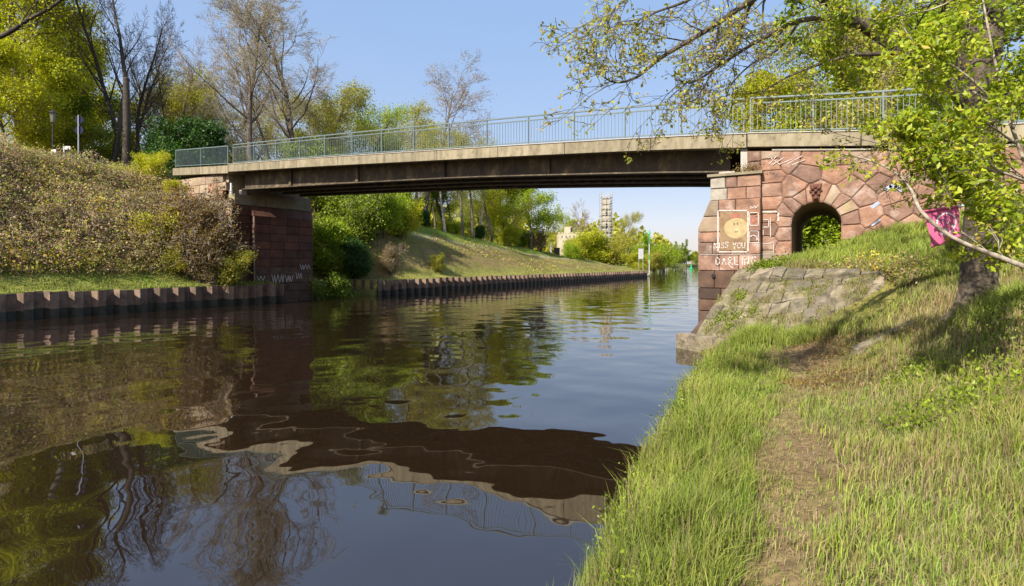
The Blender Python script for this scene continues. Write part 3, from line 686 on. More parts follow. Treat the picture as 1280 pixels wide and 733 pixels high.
mb.build('painted_scribble', M['paint_w'], lb)
# ------------------------------------------------------------------ sheet piling
def pile_mesh(zb=-1.2, zt=1.17, per=.9, dep=.34, t=.012):
    # trapezoid profile along y; lands at x=0 and x=-dep; wall looks to +x
    P = [(0, 0), (0, .32), (-dep, .45), (-dep, .77), (0, per)]
    mb = MB()
    for (x0, y0), (x1, y1) in zip(P[:-1], P[1:]):
        L = math.hypot(x1-x0, y1-y0); nx_, ny_ = (y1-y0)/L*t, -(x1-x0)/L*t
        q = [(x0+nx_, y0+ny_), (x1+nx_, y1+ny_), (x1-nx_, y1-ny_), (x0-nx_, y0-ny_)]
        mb.hexa([(*p, zb) for p in q]+[(*p, zt) for p in q])
    return mb
pm = pile_mesh().me('sheet_pile', M['pile'])
# dark growth band just above water on each pile
pm.materials.append(M['pile_wet'])
def pile_mesh2():
    mb = pile_mesh(.42, 1.17); k = len(mb.f)
    lo = pile_mesh(-1.2, .42); mb.add(lo.v, lo.f)
    m_ = mb.me('sheet_pile', M['pile']); m_.materials.append(M['pile_wet'])
    for i, p in enumerate(m_.polygons): p.material_index = 0 if i < k else 1
    return m_
pm = pile_mesh2()
def pile_wall(y0, n_, label, extra=None):
    t = thing('sheet_pile_wall', (-27.1, y0, 0), label, 'sheet pile wall')
    for k in range(n_):
        o = link('sheet_pile', pm, t, (rnd.uniform(-.02, .02), k*.9, rnd.uniform(-.05, .04)), world=False); o.rotation_euler[1] = rnd.gauss(0, .012)
    if extra:
        for k in range(extra[0]):
            o = link('sheet_pile', pm, t, (-k*.9-.0, extra[1], 0), world=False); o.rotation_euler[2] = R(90) if extra[2] > 0 else R(-90)
    return t
pile_wall(2.6-.9*34, 34, 'rusty sheet pile wall along the near left water edge below the bramble slope')
# far wall: return leg looking towards the camera, then running away
t = pile_wall(10.7, 73, 'long rusty sheet pile wall beyond the bridge running away along the far left bank')
for k in range(5):
    o = link('sheet_pile', pm, t, (-.9*(k)-.02-.9*0, -.0, 0), world=False); o.rotation_euler[2] = R(-90); o.location = (-.9*(k+1), 0, 0)
for k in range(6): link('sheet_pile', pm, t, (-4.5, -5.4+k*.9, 0), world=False)
mb = MB(); mb.box(-33.5, -28.3, 2.55, 2.62, -1.2, 1.15); mb.build('return_wall', M['pile'], None); tag(bpy.data.objects['return_wall'], 'short rusty wall closing the near sheet piling at the left abutment', 'wall')

# ------------------------------------------------------------------ stone revetment
rv = thing('stone_revetment', (1, -3, 0), 'weathered grey stone revetment sloping below the arch down to the water', 'revetment')
Tp = np.array([(-.12, -.42), (.75, -1.0), (1.5, -1.65), (2.6, -2.6), (3.5, -3.35)]); Bp = np.array([(-.92, -3.15), (.2, -3.75), (1.2, -4.2), (2.35, -3.95), (3.5, -3.62)])
def rp(u, v):
    k = u*4; i = min(3, int(k)); f = k-i; a = Tp[i]*(1-f)+Tp[i+1]*f; b = Bp[i]*(1-f)+Bp[i+1]*f
    return b*(1-v)+a*v
zT = [2.16, 2.17, 2.17, 2.13, 2.05]; zB = [.36, .5, .66, 1.2, 1.82]
def rz(u, v):
    k = u*4; i = min(3, int(k)); f = k-i; a = zT[i]*(1-f)+zT[i+1]*f; b = zB[i]*(1-f)+zB[i+1]*f
    return b*(1-v)+a*v+.12*math.sin(v*math.pi)
rows = [0, .2, .38, .56, .76, 1.0]; rq = random.Random(8)
for i in range(5):
    u = 0
    while u < .999:
        du = rq.uniform(.07, .16) if i < 4 else rq.uniform(.1, .2); u1 = min(1, u+du)
        if 1-u1 < .04: u1 = 1
        if rq.random() < .96:
            g_ = .004; q = [(u+g_*.6, rows[i]+.005), (u1-g_*.6, rows[i]+.005), (u1-g_*.6, rows[i+1]-.005), (u+g_*.6, rows[i+1]-.005)]
            up = rq.uniform(.03, .075); V = []
            pr = .1 if i == 4 else 0
            for dz in (-.25, up+pr-.02):
                for (a, b) in q: xy = rp(a, b); V.append((xy[0], xy[1]-(pr if dz > 0 else 0), rz(a, b)+dz))
            c = ((q[0][0]+q[1][0])/2, (q[0][1]+q[2][1])/2)
            ng = 4; tilt = rq.uniform(-.02, .02)
            for jj in range(ng):
                for ii in range(ng):
                    fa = .05+.9*ii/(ng-1); fb_ = .06+.88*jj/(ng-1); a2 = q[0][0]+(q[1][0]-q[0][0])*fa; b2 = q[0][1]+(q[2][1]-q[0][1])*fb_; xy = rp(a2, b2)
                    ed_ = ii in (0, ng-1) or jj in (0, ng-1); V.append((xy[0], xy[1]-pr, rz(a2, b2)+up+pr+rq.uniform(-.02, .016)+(0 if ed_ else rq.uniform(.0, .045))+tilt*(ii-1.5)))
            Fc = [(3, 2, 1, 0)]+[(k, (k+1) % 4, (k+1) % 4+4, k+4) for k in range(4)]
            Fc += [(8+jj*ng+ii, 8+jj*ng+ii+1, 8+(jj+1)*ng+ii+1, 8+(jj+1)*ng+ii) for jj in range(ng-1) for ii in range(ng-1)]
            bl_ = 8; br_ = 8+ng-1; tr2 = 8+ng*ng-1; tl2 = 8+ng*(ng-1)
            Fc += [(4, 5, br_, bl_), (5, 6, tr2, br_), (6, 7, tl2, tr2), (7, 4, bl_, tl2)]
            MB().add(V, Fc).build('stone', M['grey_stone'], rv)
        u = u1
mb = MB(); GV = []
for j in range(21):
    for i in range(41):
        u, v = i/40, j/20; xy = rp(u, v); GV.append((xy[0], xy[1], rz(u, v)-.015+rq.uniform(-.015, .02)))
mb.add(GV, [(j*41+i, j*41+i+1, (j+1)*41+i+1, (j+1)*41+i) for j in range(20) for i in range(40)]).build('mortar_bed', M['bed'], rv)
# kerb blocks at the foot
for (a, b) in (((-1.25, -3.05), (-.12, -3.78)), ((-.1, -3.8), (.75, -4.25)), ((.78, -4.27), (1.7, -4.62))):
    d = np.array(b)-np.array(a); L = np.linalg.norm(d); d = d/L; nrm = np.array([d[1], -d[0]]); nrm = nrm if nrm[1] < 0 else -nrm
    zt = .42 if a[0] < -.1 else (.46 if a[0] < .5 else .52)
    q = [np.array(a)+nrm*.28, np.array(b)+nrm*.28, np.array(b)-nrm*.1, np.array(a)-nrm*.1]
    MB().hexa([(*p, -.6) for p in q]+[(*p, zt-.0) for p in q]).build('kerb_stone', M['grey_stone'], rv)
q = [np.array((-1.45, -.36)), np.array((-1.25, -3.05)), np.array((-.9, -3.1)), np.array((-.15, -.36))]
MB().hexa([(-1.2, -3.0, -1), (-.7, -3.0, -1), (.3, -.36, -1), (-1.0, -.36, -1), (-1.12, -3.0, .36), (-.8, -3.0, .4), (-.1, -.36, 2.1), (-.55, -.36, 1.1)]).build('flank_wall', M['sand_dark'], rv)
mb = MB().hexa([(2.9, -6.25, .1), (3.9, -5.62, .3), (3.8, -5.4, .3), (2.8, -6.0, .1), (2.9, -6.25, th(2.9, -6.2)+.1), (3.9, -5.62, th(3.9, -5.6)+.09), (3.8, -5.42, th(3.8, -5.4)+.1), (2.8, -6.02, th(2.8, -6)+.1)])
fl = mb.build('kerb_stone', M['grey_stone']); tag(fl, 'low stone edging half buried in dry grass right of the path', 'kerb')

# ------------------------------------------------------------------ trees
def norm(v):
    L = math.sqrt(v[0]*v[0]+v[1]*v[1]+v[2]*v[2])+1e-9; return (v[0]/L, v[1]/L, v[2]/L)
def perp_turn(d, ang, az):
    a = norm((d[1], -d[0], .0)) if abs(d[2]) < .99 else (1, 0, 0)
    b = (d[1]*a[2]-d[2]*a[1], d[2]*a[0]-d[0]*a[2], d[0]*a[1]-d[1]*a[0])
    c, s = math.cos(ang), math.sin(ang); ca, sa = math.cos(az), math.sin(az)
    return norm(tuple(d[i]*c+(a[i]*ca+b[i]*sa)*s for i in range(3)))
class Tree:
    def __init__(s, seed): s.r = random.Random(seed); s.seg = []; s.tw = []; s.tips = []; s.az = s.r.uniform(0, 6)
    def branch(s, p, d, L, r, lev, P):
        """P: dict(max, n (children per level), ratio, ang, wig, trop, seg)"""
        n_ = P['seg'][min(lev, len(P['seg'])-1)]; st = L/n_; rnd_ = s.r; wig = P['wig']*(1+.3*lev); tr = P['trop'][min(lev, len(P['trop'])-1)]
        pts_ = [p]; rad = [r]; dirs = []
        for i in range(n_):
            d = norm((d[0]+rnd_.gauss(0, wig), d[1]+rnd_.gauss(0, wig), d[2]+rnd_.gauss(0, wig*.6)+tr))
            p2 = (p[0]+d[0]*st, p[1]+d[1]*st, p[2]+d[2]*st); r2 = max(r*(1-(i+1)/n_*(.85 if lev else .8)), P.get('rmin', .008))
            (s.seg if lev < P.get('thick', 2) else s.tw).append((p, p2, rad[-1], r2)); p = p2; pts_.append(p); rad.append(r2); dirs.append(d)
        if lev >= P['max']:
            s.tips.append((pts_[len(pts_)//2], pts_[-1])); return
        nc = P['n'][lev]; f0 = P['start'][min(lev, len(P['start'])-1)]
        for c in range(nc):
            f = f0+(1-f0)*(c+rnd_.random()*.8)/nc; k = min(n_-1, int(f*n_)); g_ = f*n_-k; g_ = min(max(g_, 0), 1)
            q = tuple(pts_[k][i]*(1-g_)+pts_[k+1][i]*g_ for i in range(3)); s.az += 2.4+rnd_.uniform(-.4, .4)
            ang = P['ang'][min(lev, len(P['ang'])-1)]*rnd_.uniform(.7, 1.25)
            shape = P.get('shape', .5) if lev == 0 else .5
            Lc = L*P['ratio'][min(lev, len(P['ratio'])-1)]*(1-shape*((f-f0)/(1-f0+1e-6)))*rnd_.uniform(.75, 1.2)
            s.branch(q, perp_turn(dirs[k], ang, s.az), Lc, max((rad[k]*(1-g_)+rad[k+1]*g_)*P.get('rr', .55), P.get('rmin', .008)), lev+1, P)
def cones(S, sides):
    if not S: return np.zeros((0, 3)), np.zeros((0, 3), int)
    p0 = np.array([q[0] for q in S]); p1 = np.array([q[1] for q in S]); r0 = np.array([q[2] for q in S]); r1 = np.array([q[3] for q in S])
    d = p1-p0; d /= np.linalg.norm(d, axis=1)[:, None]+1e-9
    up = np.where(np.abs(d[:, 2:]) > .9, [[1., 0, 0]], [[0, 0, 1.]]); a = np.cross(d, up); a /= np.linalg.norm(a, axis=1)[:, None]; b = np.cross(d, a)
    p1 = p1+d*(r1[:, None]*.3); t = np.arange(sides)*2*np.pi/sides; ct, st = np.cos(t), np.sin(t)
    ringv = a[:, None]*ct[None, :, None]+b[:, None]*st[None, :, None]
    V = np.concatenate([p0[:, None]+ringv*r0[:, None, None], p1[:, None]+ringv*r1[:, None, None]], 1)
    i = np.arange(sides); j = (i+1) % sides
    Fq = np.r_[np.c_[i, j, j+sides], np.c_[i, j+sides, i+sides]]
    T = (np.arange(len(S))[:, None, None]*2*sides+Fq[None]).reshape(-1, 3)
    return V.reshape(-1, 3), T
def leaves(P, size, rng, droop=0, aspect=.6, upb=.3):
    n_ = len(P); a = rng.normal(size=(n_, 3)); a[:, 2] -= droop; a /= np.linalg.norm(a, axis=1)[:, None]
    q = rng.normal(size=(n_, 3)); q[:, 2] += upb+.6; q[:, 1] -= .85; b = np.cross(a, q); b /= np.linalg.norm(b, axis=1)[:, None]+1e-9; nn_ = np.cross(a, b)
    s = size*rng.uniform(.6, 1.3, (n_, 1)); f = .12
    V = np.stack([P, P+a*s*.45+b*s*aspect*.5+nn_*s*f, P+a*s, P+a*s*.45-b*s*aspect*.5+nn_*s*f], 1)
    k = np.arange(n_)[:, None]*4; T = np.r_[k+[[0, 1, 2]], k+[[0, 2, 3]]]
    return V.reshape(-1, 3), T
def leaf_points(tips, per, spread, rng, keep=1.0):
    t0 = np.array([t[0] for t in tips]); t1 = np.array([t[1] for t in tips])
    if keep < 1: m_ = rng.random(len(t0)) < keep; t0, t1 = t0[m_], t1[m_]
    f = rng.uniform(0, 1.1, (len(t0), per, 1)); P = t0[:, None]*(1-f)+t1[:, None]*f+rng.normal(size=(len(t0), per, 3))*spread
    return P.reshape(-1, 3)
TM = {}
def make_tree(key, seed, P, H, r0, leaf=None, lean=(0, 0), multi=1, mat='bark'):
    """crown meshes with origin at the foot"""
    t = Tree(seed)
    for k in range(multi):
        d = norm((lean[0]+(t.r.uniform(-.18, .18) if multi > 1 else 0), lean[1]+(t.r.uniform(-.18, .18) if multi > 1 else 0), 1))
        t.branch((t.r.uniform(-.2, .2)*(multi > 1), t.r.uniform(-.2, .2)*(multi > 1), -.4), d, H*(1 if k == 0 else .85), r0, 0, P)
    V, T_ = cones([q for q in t.seg], 7); out = {'trunk': mesh('trunk', V, T_, M[mat], smooth=True)}
    if t.tw:
        V, T_ = cones(t.tw, 3); out['branchwork'] = mesh('branchwork', V, T_, M['twig' if mat != 'bark_dark' else 'bark_dark'])
    if leaf:
        rng = np.random.default_rng(seed); per, spread, size, lm, keep = leaf
        LP = leaf_points(t.tips, per, spread, rng, keep); V, T_ = leaves(LP, size, rng)
        out['foliage'] = mesh('foliage', V, T_, M[lm])
    TM[key] = out; return out
def swap(key, new, lm):     # same skeleton with foliage of another colour
    o = dict(TM[key]); o['#mat'] = M[lm]; TM[new] = o
def plant(key, x, y, label, cat='tree', group=None, name='tree', s=1.0, rz=0, z=None, sxy=1.0):
    z = th(x, y) if z is None else z
    t = thing(name, (x, y, z-.05), label, cat, group, rz)
    for nm, me_ in TM[key].items():
        if nm[0] == '#': continue
        o = link(nm, me_, t, world=False); o.scale = (s*sxy, s*sxy, s)
        if nm == 'foliage' and '#mat' in TM[key]: o.material_slots[0].link = 'OBJECT'; o.material_slots[0].material = TM[key]['#mat']
    return t
BARE = dict(max=4, n=[20, 8, 7, 4], ratio=[.36, .5, .5, .55], ang=[.85, .75, .75, .75], wig=.075, trop=[.02, .07, .03, .0], seg=[14, 7, 5, 3, 2], start=[.28, .2, .15, .1], rmin=.011, shape=.45, rr=.42)
LEAFY = dict(max=3, n=[20, 9, 7], ratio=[.4, .5, .5], ang=[1.0, .8, .8], wig=.09, trop=[.02, .05, 0], seg=[10, 5, 4, 2], start=[.18, .15, .1], rmin=.012, shape=.6, rr=.45)
TALL = dict(LEAFY, start=[.45, .15, .1], n=[14, 7, 6], ratio=[.3, .5, .5])
SHRUB = dict(max=3, n=[8, 6, 5], ratio=[.6, .55, .5], ang=[.6, .7, .8], wig=.12, trop=[.02, .03, 0], seg=[6, 4, 3, 2], start=[.1, .1, .1], rmin=.01, shape=.3, rr=.6, thick=1)
make_tree('bare', 21, BARE, 20, .34, (2, .25, .09, 'l_olive', .6))
make_tree('bare_b', 22, dict(BARE, n=[17, 8, 6, 4], ratio=[.42, .5, .5, .55]), 17, .26, (2, .25, .1, 'l_rust', .6))
make_tree('bare_dark', 23, dict(BARE, n=[15, 7, 6, 3], start=[.35, .2, .2], ang=[.6, .6, .7], ratio=[.3, .5, .5]), 19, .3, mat='bark_dark')
make_tree('beech', 24, LEAFY, 19, .4, (28, .42, .22, 'l_yel', 1))
make_tree('spring', 25, dict(LEAFY, start=[.25, .15, .1]), 15, .22, (11, .4, .18, 'l_olive', .95))
make_tree('spring_b', 26, dict(LEAFY, n=[14, 7, 6]), 13, .2, (11, .4, .18, 'l_yel', .95))
make_tree('dense', 27, LEAFY, 12, .2, (20, .34, .2, 'l_lime', 1))
make_tree('tall', 28, TALL, 18, .26, (9, .4, .19, 'l_olive', .95))
make_tree('tall_pale', 29, TALL, 18, .24, (8, .4, .19, 'l_yel', .9), mat='bark_pale')
make_tree('shrub', 30, SHRUB, 3.6, .07, (14, .2, .15, 'l_mid', 1), multi=5)
make_tree('evergreen', 31, dict(SHRUB, n=[9, 6, 5]), 4.0, .1, (22, .22, .17, 'l_dark', 1), multi=6)
make_tree('twiggy', 32, dict(SHRUB, n=[7, 6, 5]), 3.2, .05, (4, .12, .1, 'l_rust', .9), multi=7)
make_tree('young', 33, dict(LEAFY, n=[12, 6, 5], start=[.35, .1, .1]), 6.5, .09, (12, .3, .2, 'l_lime', 1))
make_tree('poplar', 34, dict(max=2, n=[34, 6], ratio=[.14, .5], ang=[.5, .5], wig=.03, trop=[.02, .1], seg=[12, 4, 2], start=[.05, .1], rmin=.02, shape=.5, rr=.4), 18, .25, (12, .35, .4, 'l_mid', 1))
swap('shrub', 'shrub_lime', 'l_lime'); swap('shrub', 'shrub_yel', 'l_yel'); swap('dense', 'dense_yel', 'l_yel'); swap('dense', 'dense_mid', 'l_mid'); swap('spring', 'spring_lime', 'l_lime'); swap('shrub', 'shrub_olive', 'l_olive')
def PL(key, px, Y, label, **k):
    p = W(px, Y); return plant(key, p[0], p[1], label, **k)
GT = 'trees on the left bank'
PL('beech', 22, 40, 'large yellow green beech filling the top left corner', s=1.0, sxy=.85, rz=1)
PL('beech', -45, 46, 'yellow green beech at the extreme left edge behind the corner beech', s=.95, rz=3, sxy=.9)
PL('beech', 68, 47, 'yellow green beech behind the street lamp', s=.95, rz=2.2, sxy=.85)
PL('dense_yel', 5, 37, 'smaller yellow tree below the corner beech', s=.8, rz=4.2)
PL('dense_yel', 60, 41, 'bushy yellow green tree between the street lamp and the corner beech', s=.75, rz=5.2)
PL('dense_mid', 108, 42, 'bushy mid green tree just right of the round blue signs', s=.6, rz=3.3)
PL('dense_yel', 118, 56, 'tall yellow green tree seen between the sign and the dark trunks', s=1.4, rz=3.9, sxy=.8)
PL('dense_mid', 100, 50, 'darker green tree behind the road sign left of the twin dark trunks', s=1.0, rz=2)
PL('bare_dark', 137, 42, 'tall dark bare tree left of the limbless grey trunk', s=1.05, rz=.5, name='bare_tree', sxy=.8)
PL('bare_dark', 152, 44, 'tall dark bare tree just behind the limbless grey trunk', s=.98, rz=2.5, name='bare_tree', sxy=.8)
PL('bare_dark', 180, 47, 'thin bare tree right of the limbless grey trunk', s=.8, rz=4, name='bare_tree', sxy=.8)
PL('bare_dark', 168, 50, 'slim dark bare tree close right of the limbless grey trunk', s=.9, rz=5.2, name='bare_tree', sxy=.6)
PL('bare_dark', 192, 54, 'slim dark bare tree rising left of the dark evergreen bush', s=.85, rz=1.2, name='bare_tree', sxy=.7)
PL('bare_dark', 222, 57, 'slim dark bare tree rising behind the dark evergreen bush', s=.85, rz=2.9, name='bare_tree', sxy=.7)
PL('bare_b', 205, 52, 'bare spreading tree above the dark green bush', s=.85, rz=1.2, name='bare_tree', sxy=.75)
PL('bare', 322, 50, 'tallest bare tree with pale trunk behind the left end of the bridge', s=1.03, rz=.4, name='bare_tree', sxy=.95)
PL('bare', 368, 53, 'tall bare tree with wide crown reaching right over the railing', s=1.0, rz=2.2, name='bare_tree', sxy=1.15)
PL('bare_b', 345, 56, 'slimmer bare tree between the two tall bare trees', s=1.1, rz=3.9, name='bare_tree', sxy=.7)
PL('bare', 300, 62, 'bare tree with a wide low crown left of the tallest one', s=.8, rz=5.5, name='bare_tree', sxy=1.1)
PL('bare', 400, 64, 'bare tree behind the railing right of the wide crowned one', s=.75, rz=.9, name='bare_tree', sxy=1.1)
PL('spring', 265, 66, 'olive green tree far behind the dark evergreen bush', s=1.1, rz=3.1)
PL('spring', 310, 70, 'olive green tree far behind the tallest bare trunk', s=1.1, rz=4.4)
PL('spring', 380, 68, 'olive tree behind the wide crowned bare tree', s=1.15, rz=5.9)
PL('spring', 175, 58, 'olive tree far behind the limbless grey trunk', s=.95, rz=5.1)
PL('spring', 215, 62, 'olive tree far behind the spreading bare tree', s=.95, rz=.1)
PL('spring', 245, 56, 'thin olive green tree right of the dark green bush', s=.85, rz=1)
PL('spring', 290, 58, 'olive green tree behind the left railing end', s=.85, rz=2)
PL('spring_b', 335, 60, 'low yellow green tree between the tall bare trunks', s=.75, rz=3)
PL('spring', 405, 58, 'olive green tree right of the tall bare trees', s=.9, rz=4)
PL('spring_lime', 440, 62, 'light green tree rising above the railing mid left', s=.95, rz=5)
PL('spring', 475, 66, 'olive tree left of the rounded bare tree', s=.95, rz=.3)
PL('bare_b', 528, 72, 'rounded bare tree standing alone above the bridge railing', s=1.32, rz=1.1, name='bare_tree', sxy=1.25)
PL('spring', 560, 82, 'olive tree just right of the rounded bare tree', s=1.15, rz=2.3)
PL('spring', 505, 78, 'olive tree behind the rounded bare tree', s=1.0, rz=5.3)
PL('bare_b', 600, 90, 'small twiggy tree whose top shows right of the rounded bare tree', s=1.05, rz=2.3, name='bare_tree', sxy=.7)
PL('tall', 505, 58, 'slender dark trunked tree under the bridge nearest the green bushes', s=.72, rz=1)
PL('tall_pale', 557, 68, 'pale trunked birch under the bridge', s=.75, rz=2)
PL('tall', 579, 68, 'dark trunked tree right of the pale birch under the bridge', s=.75, rz=3)
PL('tall', 591, 71, 'dark leaning trunked tree on the lawn edge seen under the bridge', s=.75, rz=4)
PL('tall_pale', 598, 76, 'second pale trunked tree under the bridge', s=.75, rz=5)
PL('spring_b', 615, 78, 'yellow green tree at the upper edge of the lawn', s=.95, rz=.7)
PL('dense_yel', 630, 84, 'golden green tree left of the bright rounded tree', s=1.05, rz=1.7)
PL('dense', 664, 86, 'bright green rounded tree seen below the bridge', s=1.12, rz=2.7, sxy=1.05)
PL('spring', 645, 105, 'olive tree behind the bright rounded tree', s=1.1, rz=.7)
for i, (px, Y, k, s, lab) in enumerate([(535, 80, 'dense_mid', .8, 'dark green tree deep in the grove behind the pale birch'), (520, 72, 'tall', .8, 'slim tree in the grove left of the pale birch'), (568, 86, 'tall_pale', .8, 'pale slim tree deep in the grove'), (545, 92, 'tall', .9, 'far slim tree in the grove behind the lawn'), (606, 98, 'dense_mid', .9, 'green tree deep in the grove right of the dark trunks'), (585, 100, 'spring_lime', 1, 'light green tree far back in the grove')]):
    PL(k, px, Y, lab, s=s, rz=i*1.3)
# shrubs
PL('evergreen', 232, 40, 'dense dark green evergreen bush left of the bridge railing', name='bush', cat='bush', s=1.15, rz=1)
PL('evergreen', 208, 42, 'dark green evergreen bush at the left of the pair by the railing', name='bush', cat='bush', s=1.0, rz=2)
PL('shrub_yel', 190, 36, 'yellow green bush in front of the dark evergreen', name='bush', cat='bush', s=.5, rz=2)
PL('shrub_yel', 222, 35.2, 'small yellow green bush at the left end of the railing', name='bush', cat='bush', s=.42, rz=3)
for i, (px, Y, k, s, lab) in enumerate([(415, 44, 'shrub_lime', 1.25, 'light green bush just right of the left abutment'), (445, 47, 'shrub', 1.3, 'mid green bush second from the left abutment'), (475, 49, 'shrub_lime', 1.2, 'light green bush with bare stems under the bridge'), (500, 52, 'shrub_yel', 1.0, 'yellow green bush at the end of the hedge under the bridge'), (400, 49, 'shrub', 1.5, 'tall mid green bush behind the left abutment'), (430, 54, 'evergreen', 1.1, 'dark bush at the back of the hedge under the bridge'),
     (460, 55, 'shrub', 1.5, 'tall mid green bush at the back of the hedge under the bridge'), (490, 60, 'shrub', 1.2, 'mid green bush at the lawn top left of the slender tree'), (548, 50, 'shrub_olive', .42, 'low ivy mound on the slope under the bridge'), (570, 73, 'shrub_lime', .5, 'low bush at the foot of the dark trunks'), (600, 76, 'evergreen', .45, 'small dark bush at the foot of the dark trunks'), (560, 75, 'shrub_yel', .55, 'low yellow bush left of the dark trunks'), (530, 66, 'evergreen', .5, 'dark bush at the lawn top left of the birch'),
     (637, 82, 'shrub_yel', .8, 'yellow bush below the golden green tree'), (652, 88, 'shrub_lime', .8, 'green bush below the bright rounded tree'), (420, 38.8, 'shrub', .8, 'shaded bush on the dark slope right of the left abutment'), (448, 43, 'evergreen', .7, 'dark shaded bush on the slope behind the pile return')]):
    PL(k, px, Y, lab, name='bush', cat='bush', s=s, rz=i*1.7)
PL('twiggy', 488, 46, 'brown twiggy shrub at the foot of the slope under the bridge', name='bush', cat='bush', s=.75, rz=2)
PL('twiggy', 676, 88, 'rust brown twiggy shrub in front of the bright rounded tree', name='bush', cat='bush', s=1.2, rz=2)
PL('twiggy', 664, 90, 'rust brown shrub left of the matching twiggy one', name='bush', cat='bush', s=1.0, rz=4)
for i, (px, Y, k, s, lab) in enumerate([(236, 31.6, 'shrub_olive', .85, 'olive bush below the left end of the railing'), (254, 31.2, 'twiggy', 1.35, 'broad brown bush on the slope beside the left wing wall'), (247, 31.2, 'twiggy', 1.6, 'tall brown twiggy bush leaning on the left abutment wall'), (266, 31.0, 'twiggy', 1.0, 'brown twiggy bush against the left abutment corner'), (232, 32.3, 'twiggy', 1.1, 'brown twiggy bush below the left railing end'), (284, 31.3, 'shrub_olive', .55, 'small olive bush at the foot of the left abutment corner'), (225, 30.8, 'shrub_olive', .5, 'small olive bush on the bramble slope left of the abutment')]):
    p = W(px, Y)
    if p[1] > -.35: p[1] = -.35
    plant(k, p[0], p[1], lab, name='bush', cat='bush', s=s, rz=i*1.7)
# beyond the pile end
for i, (px, Y, k, s, lab, nm, sx) in enumerate([
    (702, 172, 'spring_b', 1.25, 'thin tree left of the tan building', 'tree', .9), (716, 185, 'spring_lime', 1.2, 'thin green tree behind the tan building', 'tree', .7), (734, 182, 'bare_b', 1.15, 'hazy bare tree left of the scaffolded tower', 'bare_tree', .8), (742, 195, 'bare_b', 1.0, 'bare tree close to the scaffolded tower', 'bare_tree', .7),
    (775, 178, 'spring', 1.2, 'olive tree right of the scaffolded tower', 'tree', .8), (784, 170, 'dense_mid', .75, 'dark tree at the foot of the olive tree', 'tree', .8),
    (740, 118, 'shrub_yel', 1.9, 'large yellow green bush in front of the tower', 'bush', 1.3), (765, 120, 'shrub_olive', 1.85, 'large olive bush right of the yellow one', 'bush', 1.2), (722, 122, 'shrub_olive', 1.5, 'olive bush below the tan building', 'bush', 1.2), (713, 112, 'shrub_lime', 1.0, 'green bush at the left end of the large bushes', 'bush', 1.1),
    (806, 150, 'young', 1.55, 'small tree with round nests standing at the water end', 'tree', .8), (797, 116, 'shrub_yel', 1.05, 'pale bush behind the signboard', 'bush', 1.2), (818, 124, 'shrub_olive', 1.15, 'willow bush overhanging the water right of the green post', 'bush', 1.2), (815, 160, 'shrub_lime', 2.0, 'green bush behind the willow bush', 'bush', 1.4), (828, 200, 'shrub_lime', 1.9, 'green bush farther along the shore', 'bush', 1.5)]):
    p = W(px, Y); tt = plant(k, p[0], p[1], lab, name=nm, cat='tree' if 'tree' in nm else 'bush', s=s, rz=i*1.1, sxy=sx, z=max(th(p[0], p[1]), .6))
    if 'nests' in lab:
        for (dx, dz) in ((.2, 7.6), (1.4, 6.4), (1.7, 4.8), (-.4, 8.6)):
            rng = np.random.default_rng(int(dz*10)); q = rng.normal(size=(160, 3)); q /= np.linalg.norm(q, axis=1)[:, None]; q *= rng.uniform(.2, .55, (160, 1)); V, T_ = leaves(q, .2, rng)
            nest = link('mistletoe_ball', mesh('mistletoe_ball', V, T_, M['l_dark']), tt, (dx*cy, dx*sy_, dz+1.2), world=False)
for i, (px, s) in enumerate(((842, .95), (848, .9), (855, 1.05))):
    p = W(px, 400); plant('poplar', p[0], p[1], ['left poplar of the far row of three', 'middle poplar of the far row of three', 'tallest right poplar of the far row of three'][i], name='poplar_tree', s=s, rz=i, z=1.4, sxy=1.1)
fl_ = ['left end of the far shore tree line', 'second along the far shore tree line', 'third along the far shore tree line', 'fourth along the far shore tree line', 'fifth along the far shore tree line', 'sixth along the far shore tree line', 'right end of the far shore tree line beside the abutment']
for i, px in enumerate((824, 833, 841, 850, 858, 866, 874)):
    for k2 in range(1):
        p = W(px, 400+12*(i % 3)); plant(['dense_mid', 'dense', 'dense_yel'][i % 3], p[0], p[1], 'rounded green tree, '+fl_[i], group='far shore trees', s=.78+.12*((i*5) % 3), rz=i, z=1.0, sxy=1.3)
rngf = random.Random(4)
V_, T2_ = [], []
# far wood closing the horizon left and right of view
rng = np.random.default_rng(77)
def wood(name, cx0, cx1, cy0, cy1, n_, hgt, label, mat, zf=1.5, leafs=60):
    cs = []
    for i in range(n_):
        x = rng.uniform(cx0, cx1); y = rng.uniform(cy0, cy1); s = rng.uniform(.7, 1.2)*hgt
        q = rng.normal(size=(leafs, 3)); q /= np.linalg.norm(q, axis=1)[:, None]; q *= rng.uniform(.55, 1, (leafs, 1))
        cs.append(q*[s*.35, s*.35, s*.45]+[x, y, zf+s*.5])
    V, T_ = leaves(np.concatenate(cs), hgt*.16, rng, aspect=.8); tag(link(name, mesh(name, V, T_, M[mat])), label, kind='stuff')
wood('distant_wood', -330, 420, 440, 520, 220, 14, 'distant wood beyond the lake', 'l_mid', 1.5, 90)
wood('hillside_wood', -190, -75, 30, 300, 90, 17, 'wood behind the lawn on the left bank', 'l_olive', 4, 200)
